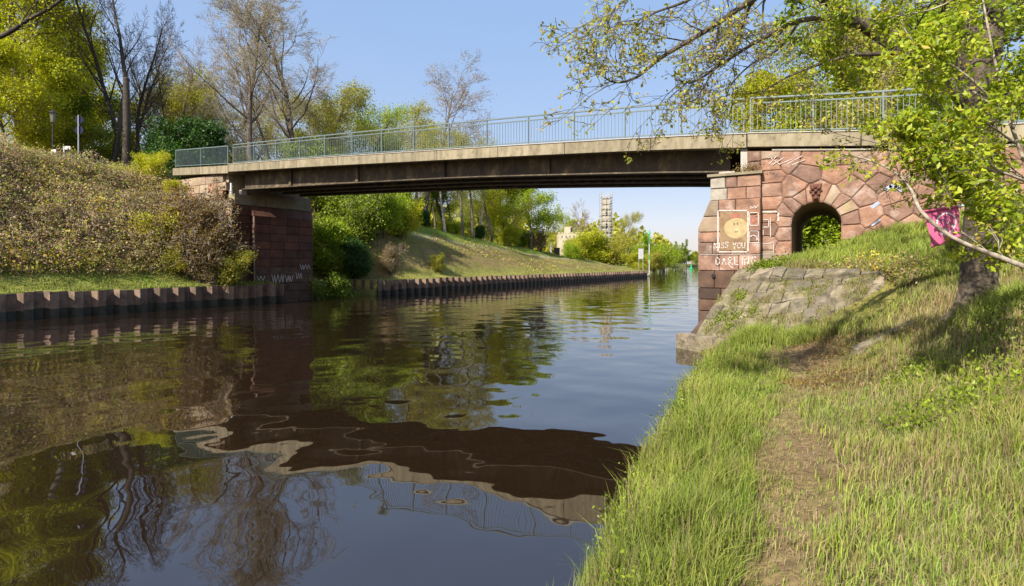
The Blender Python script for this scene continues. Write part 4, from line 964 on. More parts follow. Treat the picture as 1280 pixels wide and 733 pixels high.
# ------------------------------------------------------------------ right side behind the bridge
for i, (px, Y, k, s, lab, sx) in enumerate([(1022, 31, 'shrub_lime', 1.3, 'green bush seen through the arch', 1.2), (1000, 36, 'dense_yel', 1.15, 'yellow green tree behind the right railing', 1.0), (1062, 38, 'dense_yel', 1.2, 'yellow green tree behind the middle of the right railing', 1.1), (1095, 27, 'spring', 1.0, 'twiggy olive tree behind the right railing', 1),
     (1150, 30, 'spring_lime', .95, 'light green tree behind the leaning trunk', 1.1), (1215, 26, 'dense', .9, 'green tree behind the big trunk', 1), (1290, 24, 'dense_mid', 1.0, 'green tree at the right edge behind the bank', 1), (1180, 36, 'bare_b', .9, 'bare tree far behind the right railing', .9), (1000, 33, 'shrub_lime', 1.5, 'light bush behind the one seen through the arch', 1.2)]):
    PL(k, px, Y, lab, s=s, rz=i*1.9, sxy=sx, name='bush' if 'bush' in lab else 'tree', cat='bush' if 'bush' in lab else 'tree')

# ------------------------------------------------------------------ foreground tree and branches
def PP(px, py, Y): return tuple(W(px, Y, py))
def tubepath(P, r0, r1, sides=9, n_=6, wob=0, seed=0, mat=None, pw=1.0):
    """smooth tube through points, returns mesh arrays"""
    P = np.array(P, float); rng = np.random.default_rng(seed)
    ext = np.r_[[2*P[0]-P[1]], P, [2*P[-1]-P[-2]]]; Q = []
    for i in range(1, len(ext)-2):
        for k in range(n_):
            t = k/n_; a, b, c, d = ext[i-1:i+3]; Q.append(.5*((2*b)+(-a+c)*t+(2*a-5*b+4*c-d)*t*t+(-a+3*b-3*c+d)*t**3))
    Q.append(P[-1]); Q = np.array(Q); m_ = len(Q); rad = r0+(r1-r0)*np.linspace(0, 1, m_)**pw
    D = np.gradient(Q, axis=0); D /= np.linalg.norm(D, axis=1)[:, None]
    a = np.cross(D[0], [0, 0, 1.]); a = a if np.linalg.norm(a) > .1 else np.cross(D[0], [1., 0, 0]); V = []
    t = np.arange(sides)*2*np.pi/sides
    for i in range(m_):
        a = a-D[i]*np.dot(a, D[i]); a /= np.linalg.norm(a); b = np.cross(D[i], a)
        rr_ = rad[i]*(1+wob*rng.normal(size=sides)*.5+wob*np.sin(t*3+i*.3))
        V.append(Q[i]+(a[None]*np.cos(t)[:, None]+b[None]*np.sin(t)[:, None])*rr_[:, None])
    V = np.concatenate(V); i = np.arange(m_-1)[:, None]*sides; j = np.arange(sides)[None]; k = (j+1) % sides
    T_ = np.r_[np.stack([i+j, i+k, i+sides+k], -1).reshape(-1, 3), np.stack([i+j, i+sides+k, i+sides+j], -1).reshape(-1, 3)]
    return V, T_, Q, rad
def join(parts):
    V = []; T_ = []; o = 0
    for v, t in parts: V.append(v); T_.append(np.asarray(t)+o); o += len(v)
    return np.concatenate(V), np.concatenate(T_)
bp = W(1226, 9); bz = th(bp[0], bp[1])
ft = thing('riverside_tree', (bp[0], bp[1], bz), 'large tree with thick mottled trunk on the right bank, limbs arching left above the bridge', 'tree')
def local(V, o): return np.asarray(V)-np.array(o.location)
trunkP = [(bp[0], bp[1], bz-.4), (bp[0]-.02, bp[1], bz+.5), PP(1226, 290, 9.0), PP(1228, 200, 9.0), PP(1222, 130, 9.05), PP(1212, 70, 9.1), PP(1195, 10, 9.2), PP(1170, -80, 9.3), PP(1150, -200, 9.4)]
tv = []
V, T_, Q, rad = tubepath(trunkP, .30, .15, 14, 8, .06, 1, pw=.6); tv.append((V, T_))
for a in range(6):     # root flares
    t = a*1.05; V, T_, _, _ = tubepath([(bp[0]+.15*math.cos(t), bp[1]+.15*math.sin(t), bz+.4), (bp[0]+.3*math.cos(t), bp[1]+.3*math.sin(t), bz+.02), (bp[0]+.5*math.cos(t), bp[1]+.5*math.sin(t), bz-.2)], .13, .05, 8, 4); tv.append((V, T_))
V, T_, _, _ = tubepath([PP(1224, 120, 9.05), PP(1238, 60, 9.1), PP(1245, 0, 9.2), PP(1262, -120, 9.3)], .2, .1, 10, 5, .04, 2); tv.append((V, T_))
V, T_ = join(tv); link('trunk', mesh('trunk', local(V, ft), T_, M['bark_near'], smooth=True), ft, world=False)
limbs = [([PP(1216, 140, 9.05), PP(1168, 92, 8.8), PP(1085, 38, 8.4), PP(1040, 6, 8.0), PP(985, -22, 7.6), PP(940, 0, 7.2), PP(890, 34, 7.0), PP(830, 70, 6.8), PP(795, 97, 6.7), PP(768, 103, 6.6), PP(748, 92, 6.5)], .12, .004),
         ([PP(1085, 38, 8.4), PP(1042, 24, 8.3), PP(1000, 26, 8.0), PP(960, 45, 7.8), PP(930, 62, 7.6), PP(895, 85, 7.4), PP(868, 102, 7.3), PP(845, 100, 7.2)], .05, .007),
         ([PP(1125, 66, 8.6), PP(1090, 68, 8.4), PP(1062, 70, 8.2), PP(1020, 82, 8.0), PP(985, 96, 7.8), PP(950, 115, 7.6), PP(915, 118, 7.5)], .04, .006),
         ([PP(985, -22, 7.6), PP(940, -20, 7.2), PP(890, -12, 6.9), PP(850, 5, 6.7), PP(815, 18, 6.6), PP(790, 38, 6.5)], .035, .006),
         ([PP(940, 0, 7.2), PP(925, 40, 7.2), PP(905, 70, 7.1), PP(885, 100, 7.1), PP(870, 125, 7.0)], .02, .005),
         ([PP(1000, 26, 8), PP(975, 60, 7.9), PP(940, 80, 7.8), PP(915, 105, 7.7), PP(905, 130, 7.6)], .02, .005),
         ([PP(890, -12, 6.9), PP(830, -25, 6.6), PP(790, -5, 6.5), PP(765, 15, 6.4), PP(758, 40, 6.4)], .02, .005),
         ([PP(1205, 190, 8.9), PP(1180, 185, 8.2), PP(1130, 190, 7.6), PP(1085, 182, 7.2)], .03, .006)]
fb = Tree(91); lv = []
SUBP = dict(max=3, n=[7, 5, 4], ratio=[.55, .5, .5], ang=[.7, .8, .8], wig=.17, trop=[-.03, -.06, -.03], seg=[6, 4, 3, 2], start=[.15, .1, .1], rmin=.0028, shape=.4, rr=.55, thick=-1)
for i, (P_, r0, r1) in enumerate(limbs):
    V, T_, Q, rad = tubepath(P_, r0, r1, 8, 6, .04, 10+i, pw=.55 if i == 0 else .9); lv.append((V, T_))
    step_ = 2
    for k in range(int(len(Q)*(.42 if i == 0 else .2)), len(Q)-1, step_):
        d = Q[min(k+1, len(Q)-1)]-Q[k-1]; d /= np.linalg.norm(d)
        fb.az += 2.4
        fb.branch(tuple(Q[k]), perp_turn(tuple(d), fb.r.uniform(.5, 1.1), fb.az), fb.r.uniform(.45, 1.15), max(.006, rad[k]*.4), 1, SUBP)
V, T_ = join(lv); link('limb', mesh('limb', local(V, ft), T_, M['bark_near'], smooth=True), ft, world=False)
V, T_ = cones(fb.tw, 4); link('branchwork', mesh('branchwork', local(V, ft), T_, M['bark']), ft, world=False)
rng = np.random.default_rng(5)
LP = leaf_points(fb.tips, 4, .025, rng, .75); V, T_ = leaves(LP, .052, rng, .2); print('near buds', len(LP))
link('foliage', mesh('foliage', local(V, ft), T_, M['l_bud']), ft, world=False)
# leafy upper crown of the same tree (above and right)
cr = Tree(92)
for k in range(38):
    px = cr.r.uniform(1120, 1340); py = cr.r.uniform(-140, 60); Y = cr.r.uniform(7.8, 9.8)
    cr.branch(PP(px, py, Y), norm((cr.r.gauss(0, 1), cr.r.gauss(0, 1), .2)), cr.r.uniform(.9, 1.6), .02, 1, dict(SUBP, trop=[0, 0]))
V, T_ = cones(cr.tw, 3); link('branchwork', mesh('branchwork', local(V, ft), T_, M['bark']), ft, world=False)
LP = leaf_points(cr.tips, 5, .05, rng); V, T_ = leaves(LP, .08, rng, .3); print('crown leaves', len(LP))
link('foliage', mesh('foliage', local(V, ft), T_, M['l_near']), ft, world=False)
# sapling with big fresh leaves at the right edge
sp = W(1330, 6.2); sz = th(sp[0], sp[1])
st_ = thing('sapling', (sp[0], sp[1], sz), 'bright leafy sapling reaching in from the right edge in front of the big trunk', 'sapling')
sb = Tree(93); pv = []
stems = [([(sp[0], sp[1], sz), PP(1318, 330, 6.0), PP(1290, 230, 5.9), PP(1262, 150, 5.9), PP(1240, 60, 5.9), PP(1225, -20, 6)], .03, .008),
         ([PP(1290, 230, 5.9), PP(1250, 215, 5.8), PP(1200, 205, 5.8), PP(1175, 192, 5.7), PP(1150, 180, 5.7), PP(1135, 175, 5.7)], .016, .005),
         ([PP(1262, 150, 5.9), PP(1215, 100, 5.8), PP(1170, 70, 5.8), PP(1140, 50, 5.7), PP(1125, 25, 5.7)], .014, .004),
         ([PP(1262, 150, 5.9), PP(1225, 120, 6.2), PP(1180, 95, 6.5), PP(1130, 88, 6.8), PP(1095, 100, 7.0)], .012, .003),
         ([PP(1225, -20, 6), PP(1170, 10, 6.3), PP(1110, 22, 6.6), PP(1060, 30, 6.9), PP(1030, 55, 7.0)], .012, .003),
         ([PP(1225, -20, 6), PP(1150, -20, 6.3), PP(1080, -5, 6.6), PP(1030, 5, 6.9), PP(1000, 12, 7.0)], .012, .003),
         ([PP(1290, 230, 5.9), PP(1240, 200, 6.3), PP(1180, 175, 6.7), PP(1125, 165, 7.0), PP(1090, 195, 7.1)], .012, .003),
         ([PP(1270, 180, 5.9), PP(1225, 150, 5.8), PP(1185, 140, 5.8), PP(1155, 115, 5.8)], .012, .004),
         ([PP(1250, 215, 5.8), PP(1205, 180, 5.6), PP(1175, 170, 5.5), PP(1155, 185, 5.5)], .012, .004),
         ([PP(1300, 250, 5.9), PP(1270, 245, 5.8), PP(1235, 225, 5.7), PP(1210, 240, 5.7)], .012, .004),
         ([PP(1300, 290, 6.0), PP(1275, 270, 6.0), PP(1255, 285, 6.0), PP(1245, 300, 6.0)], .012, .004)]
SAPP = dict(max=2, n=[5, 4], ratio=[.55, .55], ang=[.7, .8], wig=.14, trop=[.02, .0], seg=[5, 4, 3], start=[.1, .1], rmin=.003, shape=.3, rr=.6, thick=-1)
for i, (P_, r0, r1) in enumerate(stems):
    V, T_, Q, rad = tubepath(P_, r0, r1, 7, 6, .03, 30+i); pv.append((V, T_))
    for k in range(4, len(Q)-1, 1):
        if Q[k][2] < 2.6 or sb.r.random() < (.35 if i < 3 else .58): continue
        d = Q[min(k+1, len(Q)-1)]-Q[k-1]; d /= np.linalg.norm(d); sb.az += 2.4
        sb.branch(tuple(Q[k]), perp_turn(tuple(d), sb.r.uniform(.5, 1.1), sb.az), sb.r.uniform(.25, .6), .005, 0, SAPP)
V, T_ = join(pv); link('trunk', mesh('trunk', local(V, st_), T_, M['stick'], smooth=True), st_, world=False)
V, T_ = cones(sb.tw, 4); link('branchwork', mesh('branchwork', local(V, st_), T_, M['bark']), st_, world=False)
LP = leaf_points(sb.tips, 5, .035, rng); V, T_ = leaves(LP, .075, rng, .3, aspect=.5); print('sapling leaves', len(LP))
link('foliage', mesh('foliage', local(V, st_), T_, M['l_near']), st_, world=False)
# fallen pale branch carrying the flag
pb = thing('pale_branch', PP(1200, 303, 5.4), 'thin pale peeling branch slanting in from the right past the pink flag', 'branch')
Pb = [PP(1310, 345, 5.3), PP(1250, 322, 5.35), PP(1200, 302, 5.4), PP(1172, 284, 5.45), PP(1150, 262, 5.5), PP(1138, 236, 5.6), PP(1118, 215, 5.7), PP(1085, 200, 5.8), PP(1050, 192, 5.9)]
V, T_, Q, rad = tubepath(Pb, .026, .008, 9, 8, .08, 50); link('stem', mesh('stem', local(V, pb), T_, M['stick'], smooth=True), pb, world=False)
sbb = Tree(94)
for k in [4, 7, 10, 36, 41, 46, 51, 56, 61]:
    d = Q[k+1]-Q[k-1]; d /= np.linalg.norm(d); sbb.az += 2.4
    sbb.branch(tuple(Q[k]), perp_turn(tuple(d), .8, sbb.az), sbb.r.uniform(.2, .45), .006, 1, SAPP)
V, T_ = cones(sbb.tw, 4); link('side_twig', mesh('side_twig', local(V, pb), T_, M['stick']), pb, world=False)
LP = leaf_points(sbb.tips, 3, .03, rng); V, T_ = leaves(LP, .06, rng, .3); link('foliage', mesh('foliage', local(V, pb), T_, M['l_bud']), pb, world=False)
# flag
fg = thing('pink_flag', PP(1176, 285, 5.62), 'small pink cloth flag with a white ring hanging beside the pale branch', 'flag')
tl, tr_, bl, br = [np.array(PP(*q)) for q in ((1156, 265, 5.62), (1198, 259, 5.66), (1167, 310, 5.62), (1199, 296, 5.66))]
NU, NVv = 16, 16; back = np.array([sy_*-1, cy, 0.])*1.0
def fp(u, v, off=0):
    p = (tl*(1-u)+tr_*u)*(1-v)+(bl*(1-u)+br*u)*v
    return p+back*(.018*math.sin(u*9+v*2)*(.3+v)+.01*math.sin(v*7+u*3)+off)
V = []; Fc = []
for o_ in (0, .004):
    for j in range(NVv+1):
        for i in range(NU+1): V.append(fp(i/NU, j/NVv, o_))
nF = (NU+1)*(NVv+1)
for j in range(NVv):
    for i in range(NU):
        a = j*(NU+1)+i; Fc.append((a, a+1, a+NU+2, a+NU+1)); Fc.append((a+nF, a+NU+1+nF, a+NU+2+nF, a+1+nF))
for i in range(NU): Fc.append((i, i+nF, i+1+nF, i+1)); a = NVv*(NU+1)+i; Fc.append((a, a+1, a+1+nF, a+nF))
for j in range(NVv): a = j*(NU+1); b = (j+1)*(NU+1); Fc.append((a, b, b+nF, a+nF)); a += NU; b += NU; Fc.append((a, a+nF, b+nF, b))
mb = MB().add([local(v, fg) for v in V], Fc); link('cloth', mb.me('cloth', M['pink'], True), fg, world=False)
V = []; Fc = []; nr = 40
for i in range(nr):
    t = 2*math.pi*i/nr
    for r_ in (.30, .34): V.append(local(fp(.58+r_*math.cos(t)*1.0, .47+r_*math.sin(t)*1.05, -.004), fg))
for i in range(nr): a = 2*i; b = (2*i+2) % (2*nr); Fc.append((a, a+1, b+1, b))
mk = MB().add(V, Fc)
def fstroke(P_, wd=.03):
    for (u0, v0), (u1, v1) in zip(P_[:-1], P_[1:]):
        L = math.hypot(u1-u0, v1-v0); du, dv = (u1-u0)/L*wd/2, (v1-v0)/L*wd/2
        mk.add([local(fp(a, b, -.005), fg) for a, b in ((u0-dv, v0+du), (u1-dv, v1+du), (u1+dv, v1-du), (u0+dv, v0-du))], [(0, 1, 2, 3)])
fstroke([(.40, .66), (.46, .56), (.5, .68), (.56, .6), (.62, .72)], .04); fstroke([(.42, .3), (.6, .45), (.68, .36)], .03); fstroke([(.78, .52), (.84, .66), (.8, .76)], .03); fstroke([(.74, .58), (.86, .56)], .03)
link('white_emblem', mk.me('white_emblem', M['white']), fg, world=False)
MB().cyl(PP(1153, 264.5, 5.62), PP(1202, 257.5, 5.66), .011, .011, 8).build('pole', M['pink'], fg)
MB().cyl(PP(1197, 258.3, 5.655), PP(1204, 257, 5.66), .014, .014, 8).build('pole_end', M['white'], fg)
MB().cyl(PP(1155, 265, 5.62), PP(1150, 262, 5.5), .005, .005, 5).build('tie', M['white'], fg)

# ------------------------------------------------------------------ grass and undergrowth
def blades(P, h, wdt, col, lean, rng, name, mat='grass'):
    n_ = len(P); az = rng.uniform(0, 2*np.pi, n_); wv_ = np.c_[np.cos(az), np.sin(az), np.zeros(n_)]*(wdt/2)[:, None]
    la = rng.uniform(0, 2*np.pi, n_); ld = np.c_[np.cos(la), np.sin(la), np.zeros(n_)]*(lean*h)[:, None]+np.array([.10, .03, 0])*h[:, None]
    up = np.array([0, 0, 1.])*h[:, None]
    b = P-[0, 0, .03]; m1 = P+up*.55+ld*.3; tip = P+up*(1-.35*lean[:, None])+ld
    V = np.stack([b-wv_, b+wv_, m1+wv_*.8, m1-wv_*.8, tip], 1).reshape(-1, 3)
    k = np.arange(n_)[:, None]*5; T_ = np.r_[k+[[0, 1, 2]], k+[[0, 2, 3]], k+[[3, 2, 4]]]
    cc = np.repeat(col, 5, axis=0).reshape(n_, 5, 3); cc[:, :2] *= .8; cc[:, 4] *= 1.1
    return mesh(name, V, T_, M[mat], cc.reshape(-1, 3))
rng = np.random.default_rng(17)
def lerpc(a, b, t): return a[None]*(1-t[:, None])+b[None]*t[:, None]
G1 = np.array([.18, .25, .028]); G2 = np.array([.40, .46, .11]); ST = np.array([.38, .31, .16]); GD = np.array([.08, .12, .018])
def scatter(x0, x1, y0, y1, n_): return rng.uniform(x0, x1, n_), rng.uniform(y0, y1, n_)
def bankgrass(name, n_, x0, x1, y0, y1, fn, label):
    x, y = scatter(x0, x1, y0, y1, n_); keep, hh, dry = fn(x, y); m_ = rng.random(n_) < keep; x, y, hh, dry = x[m_], y[m_], hh[m_], dry[m_]
    z = terrain(x, y); ok = z > .02; x, y, z, hh, dry = x[ok], y[ok], z[ok], hh[ok], dry[ok]
    D = np.hypot(x-CAM[0], y-CAM[1])
    h = hh*rng.uniform(.5, 1.25, len(x)); t = rng.random(len(x)); c = lerpc(G1, G2, t); isd = rng.random(len(x)) < dry; c[isd] = (ST*rng.uniform(.6, 1.15, (isd.sum(), 1)))
    cl = hash_noise(x, y, .22, 61); cb = hash_noise(x, y, .9, 62); h = h*(.6+.8*cl); c = c*(.75+.5*cb)[:, None]; c[:, 0] *= (.88+.22*cl)
    dk = rng.random(len(x)) < .1; c[dk & ~isd] = GD
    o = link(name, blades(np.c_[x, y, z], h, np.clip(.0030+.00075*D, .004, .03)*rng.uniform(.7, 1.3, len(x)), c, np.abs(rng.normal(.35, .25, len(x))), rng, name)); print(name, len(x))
    return tag(o, label, kind='stuff')
def near_fn(x, y):
    d = x-xs(y); D = np.hypot(x-CAM[0], y-CAM[1]); p = pathd(x, y); nz = hash_noise(x, y, .8, 21); n2 = hash_noise(x, y, 2.2, 22)
    left = d < np.interp(y, [-19, -16, -14, -10, -5.5], [.98, 1.22, 1.42, 1.69, 2.15])
    wp = sstep(.0, .42, p+.5*(nz-.5)); keep = np.clip(4.2/np.maximum(D, 2.2), 0, 1)**1.2*(.58+.42*wp)
    n4 = hash_noise(x, y, .55, 24); keep = keep*np.where(left, np.clip(.6+.8*n4, 0, 1), np.clip(-.05+1.3*n2*(.5+.9*n4), .12, 1)); keep = keep*(d > -.08)
    h = np.where(left, .14+.22*sstep(1.3, .6, d), .13+.20*n2*sstep(2.3, 3.2, d)); h = np.where(wp < .5, .05+.06*wp, h)
    dry = np.where(left, .06+.25*sstep(.6, .0, d)*.4+.12*nz, np.clip(.08+.85*(1-n2)*(.4+.9*nz), .06, .85)); dry = np.clip(dry+.12*sstep(1.8, 2.6, d)+.38*sstep(3.0, 4.6, d), 0, .92); dry = np.where(wp < .5, .5, dry)
    onrev = (y > -4.6) & (x < 3.6) & (x > -1.2); keep = np.where(onrev | (y > -4.6), 0, keep)
    # bare patch between path end and revetment
    bare = (y > -7.2) & (np.abs(d-2.4) < .9); keep = np.where(bare, keep*.15, keep); return keep, h, dry
bankgrass('bank_grass', 430000, .0, 9.5, -19.0, -4.6, near_fn, 'tall fresh grass along the water edge and dry grass on the bank')
def bench_fn(x, y):
    # between revetment top and wall, and the slope right of it
    yt = np.interp(x, [-.12, .75, 1.5, 2.6, 3.5, 4.5], [-.42, -1.0, -1.65, -2.6, -3.35, -4.6]); n2 = hash_noise(x, y, 1.2, 31)
    inb = (y > yt+.12) & (y < -.03) & (x > .35)
    front = (y < np.interp(x, [-.9, .2, 1.2, 2.4, 3.6, 4.0], [-3.4, -4.1, -4.6, -4.75, -4.4, -3.6])) & (x > -.1)
    slope = (x > 3.7)
    k = np.where(inb, .9, np.where(front, .6, np.where(slope, .8, 0))); edge_dry = sstep(.7, .1, y-yt)
    return k*np.clip(.45+n2, 0, 1), np.where(inb, .2+.16*n2, .18+.12*n2), np.where(inb, np.clip(.04+.7*edge_dry*(n2 < .6), 0, .9), .3+.45*(1-n2))
bankgrass('bench_grass', 110000, -.2, 11, -4.6, -.02, bench_fn, 'green grass in front of the arched wall')
def far_fn(x, y): u = shoreL(y)-x; return (u > .05)*1.0, .1+.1*hash_noise(x, y, 1, 3), .2+0*x
bankgrass('pile_top_grass', 26000, -30.2, -27.3, -28, 2.6, lambda x, y: ((shoreL(y)-x > .03)*(hash_noise(x, y, .9, 4) > .15)*1.0, .1+.1*hash_noise(x, y, 1, 3), .25+0*x), 'strip of short grass on top of the left sheet piling')
bankgrass('far_strip_grass', 20000, -33, -27.4, 10.7, 76, lambda x, y: ((hash_noise(x, y, 1.5, 4) > .3)*1.0, .1+.08*hash_noise(x, y, 1, 3), .5+0*x), 'dry grass above the far sheet piling')
def slope_fn(x, y):
    u = shoreL(y)-x; n2 = hash_noise(x, y, 2.5, 41); n3 = hash_noise(x, y, 6, 42)
    return (u > 1.5)*np.clip(-.25+1.3*n2, 0, 1)*(n3 > .25), .07+.22*n2*n3, np.where(u > 8, .15, .35+.5*n3)
bankgrass('slope_grass', 70000, -46, -28, 8, 72, slope_fn, 'patchy dry and green tussocks on the slope under the bridge')
r3 = np.random.default_rng(12); x, y = r3.uniform(-36, -28.5, 9000), r3.uniform(12, 60, 9000); m_ = hash_noise(x, y, 3, 43) > .55; x, y = x[m_], y[m_]
P = np.c_[x, y, terrain(x, y)+r3.uniform(0, .1, len(x))]; V, T_ = leaves(P, .2, r3, .2); tag(link('slope_litter', mesh('slope_litter', V, T_, M['bramble'])), 'low brambles and brown litter on the slope under the bridge', kind='stuff')
# bunches of fresh tall grass at the foot of the stones
def tuft(px, Y, n_, spr, hh, label, dry=.05, name='grass_tuft'):
    p = W(px, Y); r_ = np.abs(rng.normal(0, spr*.6, n_)); a = rng.uniform(0, 6.28, n_); x = p[0]+r_*np.cos(a); y = p[1]+r_*np.sin(a); z = terrain(x, y)
    c = lerpc(G1, G2, rng.random(n_)); dd = rng.random(n_) < dry; c[dd] = ST
    o = link(name, blades(np.c_[x, y, np.maximum(z, 0)], hh*rng.uniform(.5, 1.2, n_), np.full(n_, .014), c, np.abs(rng.normal(.45, .25, n_)), rng, name)); tag(o, label, kind='stuff')
tuft(940, 13.3, 3200, .5, .5, 'thick tuft of fresh grass at the foot of the revetment')
tuft(1205, 8.7, 900, .25, .28, 'grass and weeds hiding the left foot of the big trunk', .4)
tuft(1245, 8.6, 1100, .3, .3, 'grass and weeds hiding the right foot of the big trunk', .3)
tuft(1262, 8.2, 1500, .5, .4, 'fresh grass tuft right of the big trunk')
tuft(1050, 12.3, 1100, .5, .3, 'grass along the right foot of the grey stones', .35)
tuft(1000, 12.7, 1300, .5, .32, 'grass along the foot of the grey stones')
uv = rng.uniform(0, 1, (14000, 2)); q3 = np.array([[*rp(a, b), rz(a, b)+.03] for a, b in uv]); m_ = hash_noise(q3[:, 0], q3[:, 1], .28, 81)*(.6+.6*hash_noise(q3[:, 0], q3[:, 1], .9, 82)) > .5; q3 = q3[m_]; n_ = len(q3)
c = lerpc(G1, G2, rng.random(n_)); dd = rng.random(n_) < .65; c[dd] = ST*.9
tag(link('joint_grass', blades(q3, rng.uniform(.06, .17, n_), np.full(n_, .012), c, np.abs(rng.normal(.6, .3, n_)), rng, 'joint_grass')), 'dry grass growing out of the joints of the stone revetment', kind='stuff')
# leafy weeds
def weeds(name, centres, per, spr, size, mat, label, hgt=.2):
    P = []
    for (x, y) in centres:
        q = rng.normal(size=(per, 3))*[spr, spr, hgt*.4]; q[:, 2] = np.abs(q[:, 2]); q[:, 0] += x; q[:, 1] += y; q[:, 2] += terrain(q[:, 0], q[:, 1])+.05; P.append(q)
    V, T_ = leaves(np.concatenate(P), size, rng, -.4); tag(link(name, mesh(name, V, T_, M[mat])), label, kind='stuff')
c_ = lambda px, Y: tuple(W(px, Y)[:2])
weeds('ivy_patch', [c_(960, 16.35), c_(950, 16.5), c_(972, 16.2), c_(942, 16.6)], 500, .17, .08, 'l_mid', 'ivy patch growing over the revetment top below the graffiti', .35)
weeds('stone_weeds', [c_(895, 15.6), c_(905, 15.3), c_(940, 14.6), c_(955, 14.2), c_(1020, 14.2), c_(1040, 13.6), c_(1000, 13.6), c_(918, 14.9), c_(975, 15.0), c_(983, 14.9), c_(990, 14.9), c_(921, 15.9), c_(926, 15.6), c_(898, 15.2), c_(912, 14.6), c_(1065, 13.4)], 130, .1, .06, 'l_mid', 'small weeds rooted in the stone joints', .2)
cent = [(float(xs(y))+rng.uniform(-.05, .5), y) for y in rng.uniform(-16.5, -7, 30)]
weeds('waterside_weeds', cent, 150, .13, .03, 'l_mid', 'leafy weeds among the grass at the water edge', .5)
cent = [c_(rng.uniform(1130, 1330), rng.uniform(5.2, 9)) for _ in range(46)]
weeds('bank_weeds', cent, 110, .18, .05, 'l_mid', 'low leafy weeds below the big trunk', .25)
weeds('dry_brush', [c_(q, Y) for q, Y in ((1005, 14.7), (1030, 14.5), (1055, 14.2), (1075, 13.9), (1095, 13.6), (1112, 13.3), (1128, 13.0), (1142, 12.7), (1155, 12.4), (1090, 13.2), (1110, 12.9), (1130, 12.5))], 170, .16, .07, 'bramble', 'brown dry brush hanging over the revetment top', .3)
cent = [c_(rng.uniform(1000, 1200), rng.uniform(7.5, 13)) for _ in range(30)]
weeds('dry_leaf_litter', [(x, y) for x, y in cent], 120, .3, .05, 'l_rust', 'dry leaf litter on the bank', .04)
def litter(n_):
    x, y = scatter(.5, 8, -19, -5, n_); m_ = (x-xs(y)) > .6; x, y = x[m_], y[m_]; q = np.c_[x, y, terrain(x, y)+.012]
    a = rng.uniform(0, 6.28, len(x)); L = rng.uniform(.02, .06, len(x)); dv = np.c_[np.cos(a), np.sin(a), rng.normal(0, .15, len(x))]*L[:, None]; pv_ = np.c_[-np.sin(a), np.cos(a), np.zeros(len(x))]*.0025
    V = np.stack([q-pv_, q+pv_, q+dv+pv_, q+dv-pv_], 1).reshape(-1, 3); k = np.arange(len(x))[:, None]*4
    cc = np.repeat(STRAW[None]*rng.uniform(.5, 1.5, (len(x), 1)), 4, axis=0)
    tag(link('straw_litter', mesh('straw_litter', V, np.r_[k+[[0, 1, 2]], k+[[0, 2, 3]]], M['grass'], cc)), 'straw and dead grass stalks lying on the trodden path', kind='stuff')
litter(38000)
# bramble slope
def bramble(name, n_st, n_lf, x0, x1, y0, y1, label, seed, hs=1.0):
    r = np.random.default_rng(seed); x = r.uniform(x0, x1, n_st); y = r.uniform(y0, y1, n_st); ok = (x < -29.6)&~((x > -36.2) & (y > -.15)); x, y = x[ok], y[ok]; n_ = len(x)
    z = terrain(x, y); hump = hash_noise(x, y, 1.6, 51)
    hh = (.15+1.1*hump**1.5+.35*(hash_noise(x, y, .6, 52) > .8))*hs*np.clip((-29.3-x)/1.6, .25, 1)
    az = r.uniform(0, 6.28, n_); L = r.uniform(.4, 1.5, n_)*np.clip((-29.3-x)/1.6, .3, 1); dirx = np.cos(az)*L+.3*L; diry = np.sin(az)*L*.9; segs = []; P0 = np.c_[x, y, z]
    prev = P0; Pall = [P0]
    for k in range(1, 6):
        t = k/5; q = P0+np.c_[dirx*t, diry*t, hh*np.sin(t*2.5)/.95*r.uniform(.9, 1.1, n_)]; q += r.normal(size=q.shape)*.03; Pall.append(q)
    S = []
    rr_ = .009
    V = []; T_ = []; off = 0
    for k in range(5):
        a, b = Pall[k], Pall[k+1]; V1, T1 = cones_arr(a, b, rr_*(1-.1*k), rr_*(1-.1*(k+1))); V.append(V1); T_.append(T1+off); off += len(V1)
    tag(link(name+'_canes', mesh(name+'_canes', np.concatenate(V), np.concatenate(T_), M['cane'])), label+', dry canes', kind='stuff')
    idx = r.integers(0, n_, n_lf); kk = r.integers(1, 6, n_lf); A_ = np.stack(Pall, 1); P = A_[idx, kk]+r.normal(size=(n_lf, 3))*.11
    P[:, 2] = np.maximum(P[:, 2], terrain(P[:, 0], P[:, 1])+.03); P = P[P[:, 1] < .0] if False else P
    bad = (P[:, 0] > -36) & (P[:, 1] > -.02) & (P[:, 1] < 5.6); P = P[~bad]
    V, T2 = leaves(P, .12, r, .1, .7, .6); tag(link(name+'_leaves', mesh(name+'_leaves', V, T2, M['bramble'])), label+', green and brown leaves', kind='stuff')
def cones_arr(a, b, r0, r1, sides=3):
    d = b-a; d /= np.linalg.norm(d, axis=1)[:, None]+1e-9; u = np.cross(d, [[.3, .2, 1.]]); u /= np.linalg.norm(u, axis=1)[:, None]; v = np.cross(d, u); t = np.arange(sides)*2*np.pi/sides
    rg = u[:, None]*np.cos(t)[None, :, None]+v[:, None]*np.sin(t)[None, :, None]; V = np.concatenate([a[:, None]+rg*r0, b[:, None]+rg*r1], 1); i = np.arange(sides); j = (i+1) % sides
    Fq = np.r_[np.c_[i, j, j+sides], np.c_[i, j+sides, i+sides]]; return V.reshape(-1, 3), (np.arange(len(a))[:, None, None]*2*sides+Fq[None]).reshape(-1, 3)
bramble('bramble', 9000, 95000, -41, -29.4, -16, .05, 'tangled bramble covering the steep left bank', 61)
